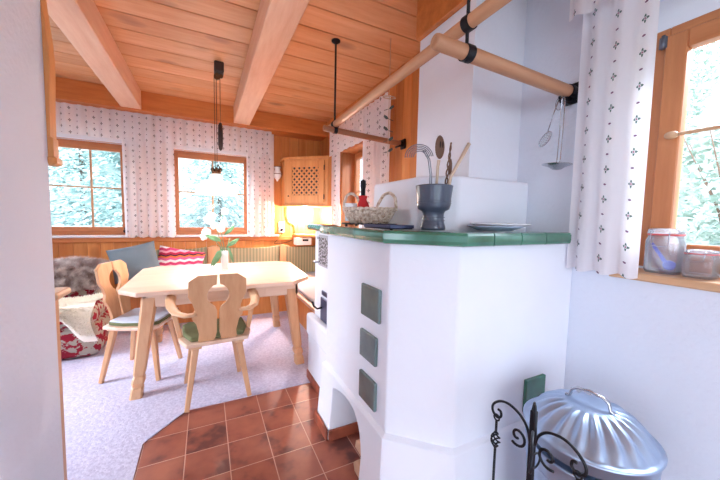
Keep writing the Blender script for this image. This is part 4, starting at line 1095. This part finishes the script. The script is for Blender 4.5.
t = thing('wall_lamp', 'small porcelain wall lamp on the boards left of the corner cabinet', 'wall lamp', (.98, YF, 2.0))
wx, wy = .965, YF-.075
MB().cyl((wx, YF-.001, 1.955), (wx, wy, 1.955), .022).build('arm', M['white_por'], t)
MB().lathe([(.045, 2.09), (.05, 2.085), (.04, 2.05), (.048, 2.03), (.062, 1.99), (.06, 1.955), (.045, 1.925), (.020, 1.90), (.012, 1.88), (.001, 1.875)], (wx, wy, 0), 24).build('lamp_body', M['white_por'], t)
MB().tube([(wx+.0625*math.cos(a*PI/12), wy+.0625*math.sin(a*PI/12), 1.985) for a in range(24)], .005, n=6, closed=True).lathe([(.052, 2.088), (.054, 2.092), (.05, 2.096)], (wx, wy, 0), 24).build('band', M['brass'], t)
t = thing('wall_socket', 'white double wall socket with a black plug on the boards under the wall lamp', 'socket', (1.03, YF, 1.2))
MB().box((1.0, YF-.016, 1.10), (1.085, YF-.001, 1.27), bev=.005).build('cover', M['plastic_w'], t)
MB().cyl((1.043, YF-.016, 1.145), (1.043, YF-.05, 1.145), .022).build('plug', M['iron'], t)
tag(MB().tube([(1.043, YF-.055, 1.145), (1.043, YF-.06, 1.10), (1.0, YF-.06, 1.02), (.93, YF-.07, .96), (.92, YF-.065, .94), (1.02, YF-.06, .935), (1.14, YF-.06, .96), (1.20, YF-.06, .99)], .004, n=6).build('power_cord', M['iron'], loc=(1.043, YF-.055, 1.145)), 'thin dark cord looping from the wall socket behind the bench', 'cord')
t = thing('corner_shelf', 'small wooden corner shelf with curved bracket under the corner cabinet', 'shelf', (1.4, 4.7, 1.1))
MB().prism([(1.22, YF-.001), (1.22, 4.58), (1.50, 4.40), (XR-.021, 4.40), (XR-.021, YF-.001)], 1.05, 1.085).build('board', M['cab'], t, bevel=.005)
MB().tube([(1.12, YF-.02, 1.50), (1.12, YF-.02, 1.36), (1.15, YF-.02, 1.27), (1.24, YF-.02, 1.22), (1.25, YF-.02, 1.15), (1.25, YF-.02, 1.09)], .009, n=8).build('bracket', M['frame_z'], t)
t = thing('radio', 'white box-shaped radio standing on the bench back under the shelf', 'radio', (1.3, 4.62, .94))
MB().box((1.20, 4.53, .925), (1.44, 4.68, 1.035), bev=.008).build('case', M['plastic_w'], t)
MB().box((1.30, 4.524, .985), (1.39, 4.53, 1.015), bev=.002).build('display', M['hole'], t)

# ------------------------------------------------------------------ outdoors
mb = MB()
def hill(u, v):
    x = -40+u*90; y = -30+v*90
    base = -1.2
    rx = max(0, x-6); ry = max(0, y-11)
    return (x, y, base+min(14, rx*.55)+min(9, ry*.38)+.3*math.sin(x*.7)*math.sin(y*.6))
mb.grid(hill, 60, 60)
tag(mb.build('hillside', M['grass']), kind=ST)
def conifer(c, h, r, seed, label, mat='foliage'):
    rnd = random.Random(seed); t = thing('conifer', label, 'tree', c, group='conifers beyond the far windows'); x, y, z = c
    MB().cyl((x, y, z), (x, y, z+h*.95), .09, .02, n=8).build('trunk', M['bark'], t)
    mb = MB()
    for i in range(7000):
        k = 1-rnd.random()**.62; zz = z+h*(.02+.96*k); rr = r*(1-k)*rnd.uniform(.04, 1)*(1+.14*math.sin(k*50)); a = rnd.random()*2*PI
        p = Vector((x+rr*math.cos(a), y+rr*math.sin(a), zz-rr*.25)); d = Vector((math.cos(a), math.sin(a), rnd.uniform(-.7, .1))).normalized()*rnd.uniform(.12, .26)
        s = d.cross(Vector((0, 0, 1))).normalized()*rnd.uniform(.04, .08)+Vector((0, 0, rnd.uniform(-.05, .05)))
        mb.tri(p-s, p+s, p+d)
    mb.build('foliage', M[mat], t)
for i, (x, y, h, r) in enumerate(((-7.0, 11.0, 9, 1.9), (-4.5, 16.4, 11, 1.95), (-2.0, 11.0, 9, 1.9), (.6, 16.4, 11, 1.95), (3.0, 11.0, 9, 1.9), (-9.6, 16.4, 10, 1.95), (5.7, 16.4, 10, 1.95))):
    conifer((x, y, -1.2+max(0, y-11)*.38-.1), h, r, 40+i, ['broad conifer at the left in the left far window', 'tall conifer filling the left far window', 'low conifer behind the curtain between the far windows', 'tall conifer behind the hanging lamp outside', 'small conifer at the right edge of the right far window', 'conifer beyond the far left end of the house', 'conifer seen beyond the small side window'][i])
for i, (x, y, h) in enumerate(((9, 2.0, 3.2), (11, 4.5, 4.0), (13, 1.0, 4.5), (10, -1.5, 3.6), (16, 5.5, 5.5), (8, 6.5, 3.5))):
    rnd = random.Random(90+i); z = -1.2+max(0, x-6)*.55-.1
    t = thing('shrub', ['pale shrub nearest to the kitchen window', 'tall pale shrub up the slope outside the kitchen window', 'pale shrub high on the slope outside', 'pale shrub at the right of the kitchen window view', 'large pale shrub at the top of the slope', 'pale shrub beyond the small side window'][i], 'shrub', (x, y, z), group='shrubs on the slope')
    mb = MB()
    for k in range(7):
        a = rnd.random()*2*PI; mb.tube([(x, y, z), (x+.3*math.cos(a), y+.3*math.sin(a), z+h*.4), (x+.9*math.cos(a), y+.9*math.sin(a), z+h*.85)], [.03, .02, .008], n=5)
    mb.build('branch', M['bark'], t)
    mb = MB()
    for k in range(1500):
        a = rnd.random()*2*PI; q = rnd.random()**.5; zz = rnd.random(); rr = 1.2*q*math.sin(PI*min(.97, zz*.8+.2))
        p = Vector((x+rr*math.cos(a), y+rr*math.sin(a), z+h*(.2+.8*zz)))
        d = Vector((rnd.gauss(0, 1), rnd.gauss(0, 1), rnd.gauss(0, 1))).normalized(); s = d.cross(Vector((.3, .2, 1))).normalized()
        mb.tri(p-s*.06, p+s*.06, p+d*.16)
    mb.build('foliage', M['foliage2'], t)

# ------------------------------------------------------------------ light
w = bpy.data.worlds.new('sky'); scene.world = w; w.use_nodes = True
bg = w.node_tree.nodes['Background']; bg.inputs[0].default_value = (.76, .86, 1.0, 1); bg.inputs[1].default_value = 4.2
def lamp(kind, name, loc, energy, color=(1, 1, 1), size=.1, rot=None, sy=None):
    d = bpy.data.lights.new(name, kind); d.energy = energy; d.color = color
    if kind == 'AREA':
        d.size = size
        if sy: d.shape = 'RECTANGLE'; d.size_y = sy
    elif kind == 'SUN': d.angle = size
    else: d.shadow_soft_size = size
    o = bpy.data.objects.new(name, d); COL.objects.link(o); o.location = loc
    if rot: o.rotation_euler = rot
    return o
lamp('POINT', 'pendant_light', (LX, LY, 1.50), 14, (1, .90, .78), .05)
lamp('POINT', 'shelf_light', (1.36, 4.60, 1.40), 42, (1, .95, .88), .03)

# unseen area lamps added outside the windows to boost the daylight indoors
def aim(p, q): return (Vector(q)-Vector(p)).to_track_quat('-Z', 'Y').to_euler()
for nm, p, q, e, s in (('fill_far_left', (-1.5, 7.6, 4.6), (-1.0, 3.2, .6), 380, 2.4), ('fill_far_right', (.4, 7.6, 4.6), (.1, 3.0, .6), 380, 2.2),
                       ('fill_left', (-5.2, 2.8, 3.2), (-.5, 3.2, .6), 420, 2.0), ('fill_kitchen', (4.2, .2, 3.9), (1.0, .3, .4), 330, 1.3)):
    lamp('AREA', nm, p, e, (.80, .88, 1), s, aim(p, q))
vs = scene.view_settings
scene.display_settings.display_device = 'sRGB'
vs.view_transform = 'Standard'; vs.look = 'None'; vs.gamma = 1; vs.exposure = 0.76; vs.use_curve_mapping = False
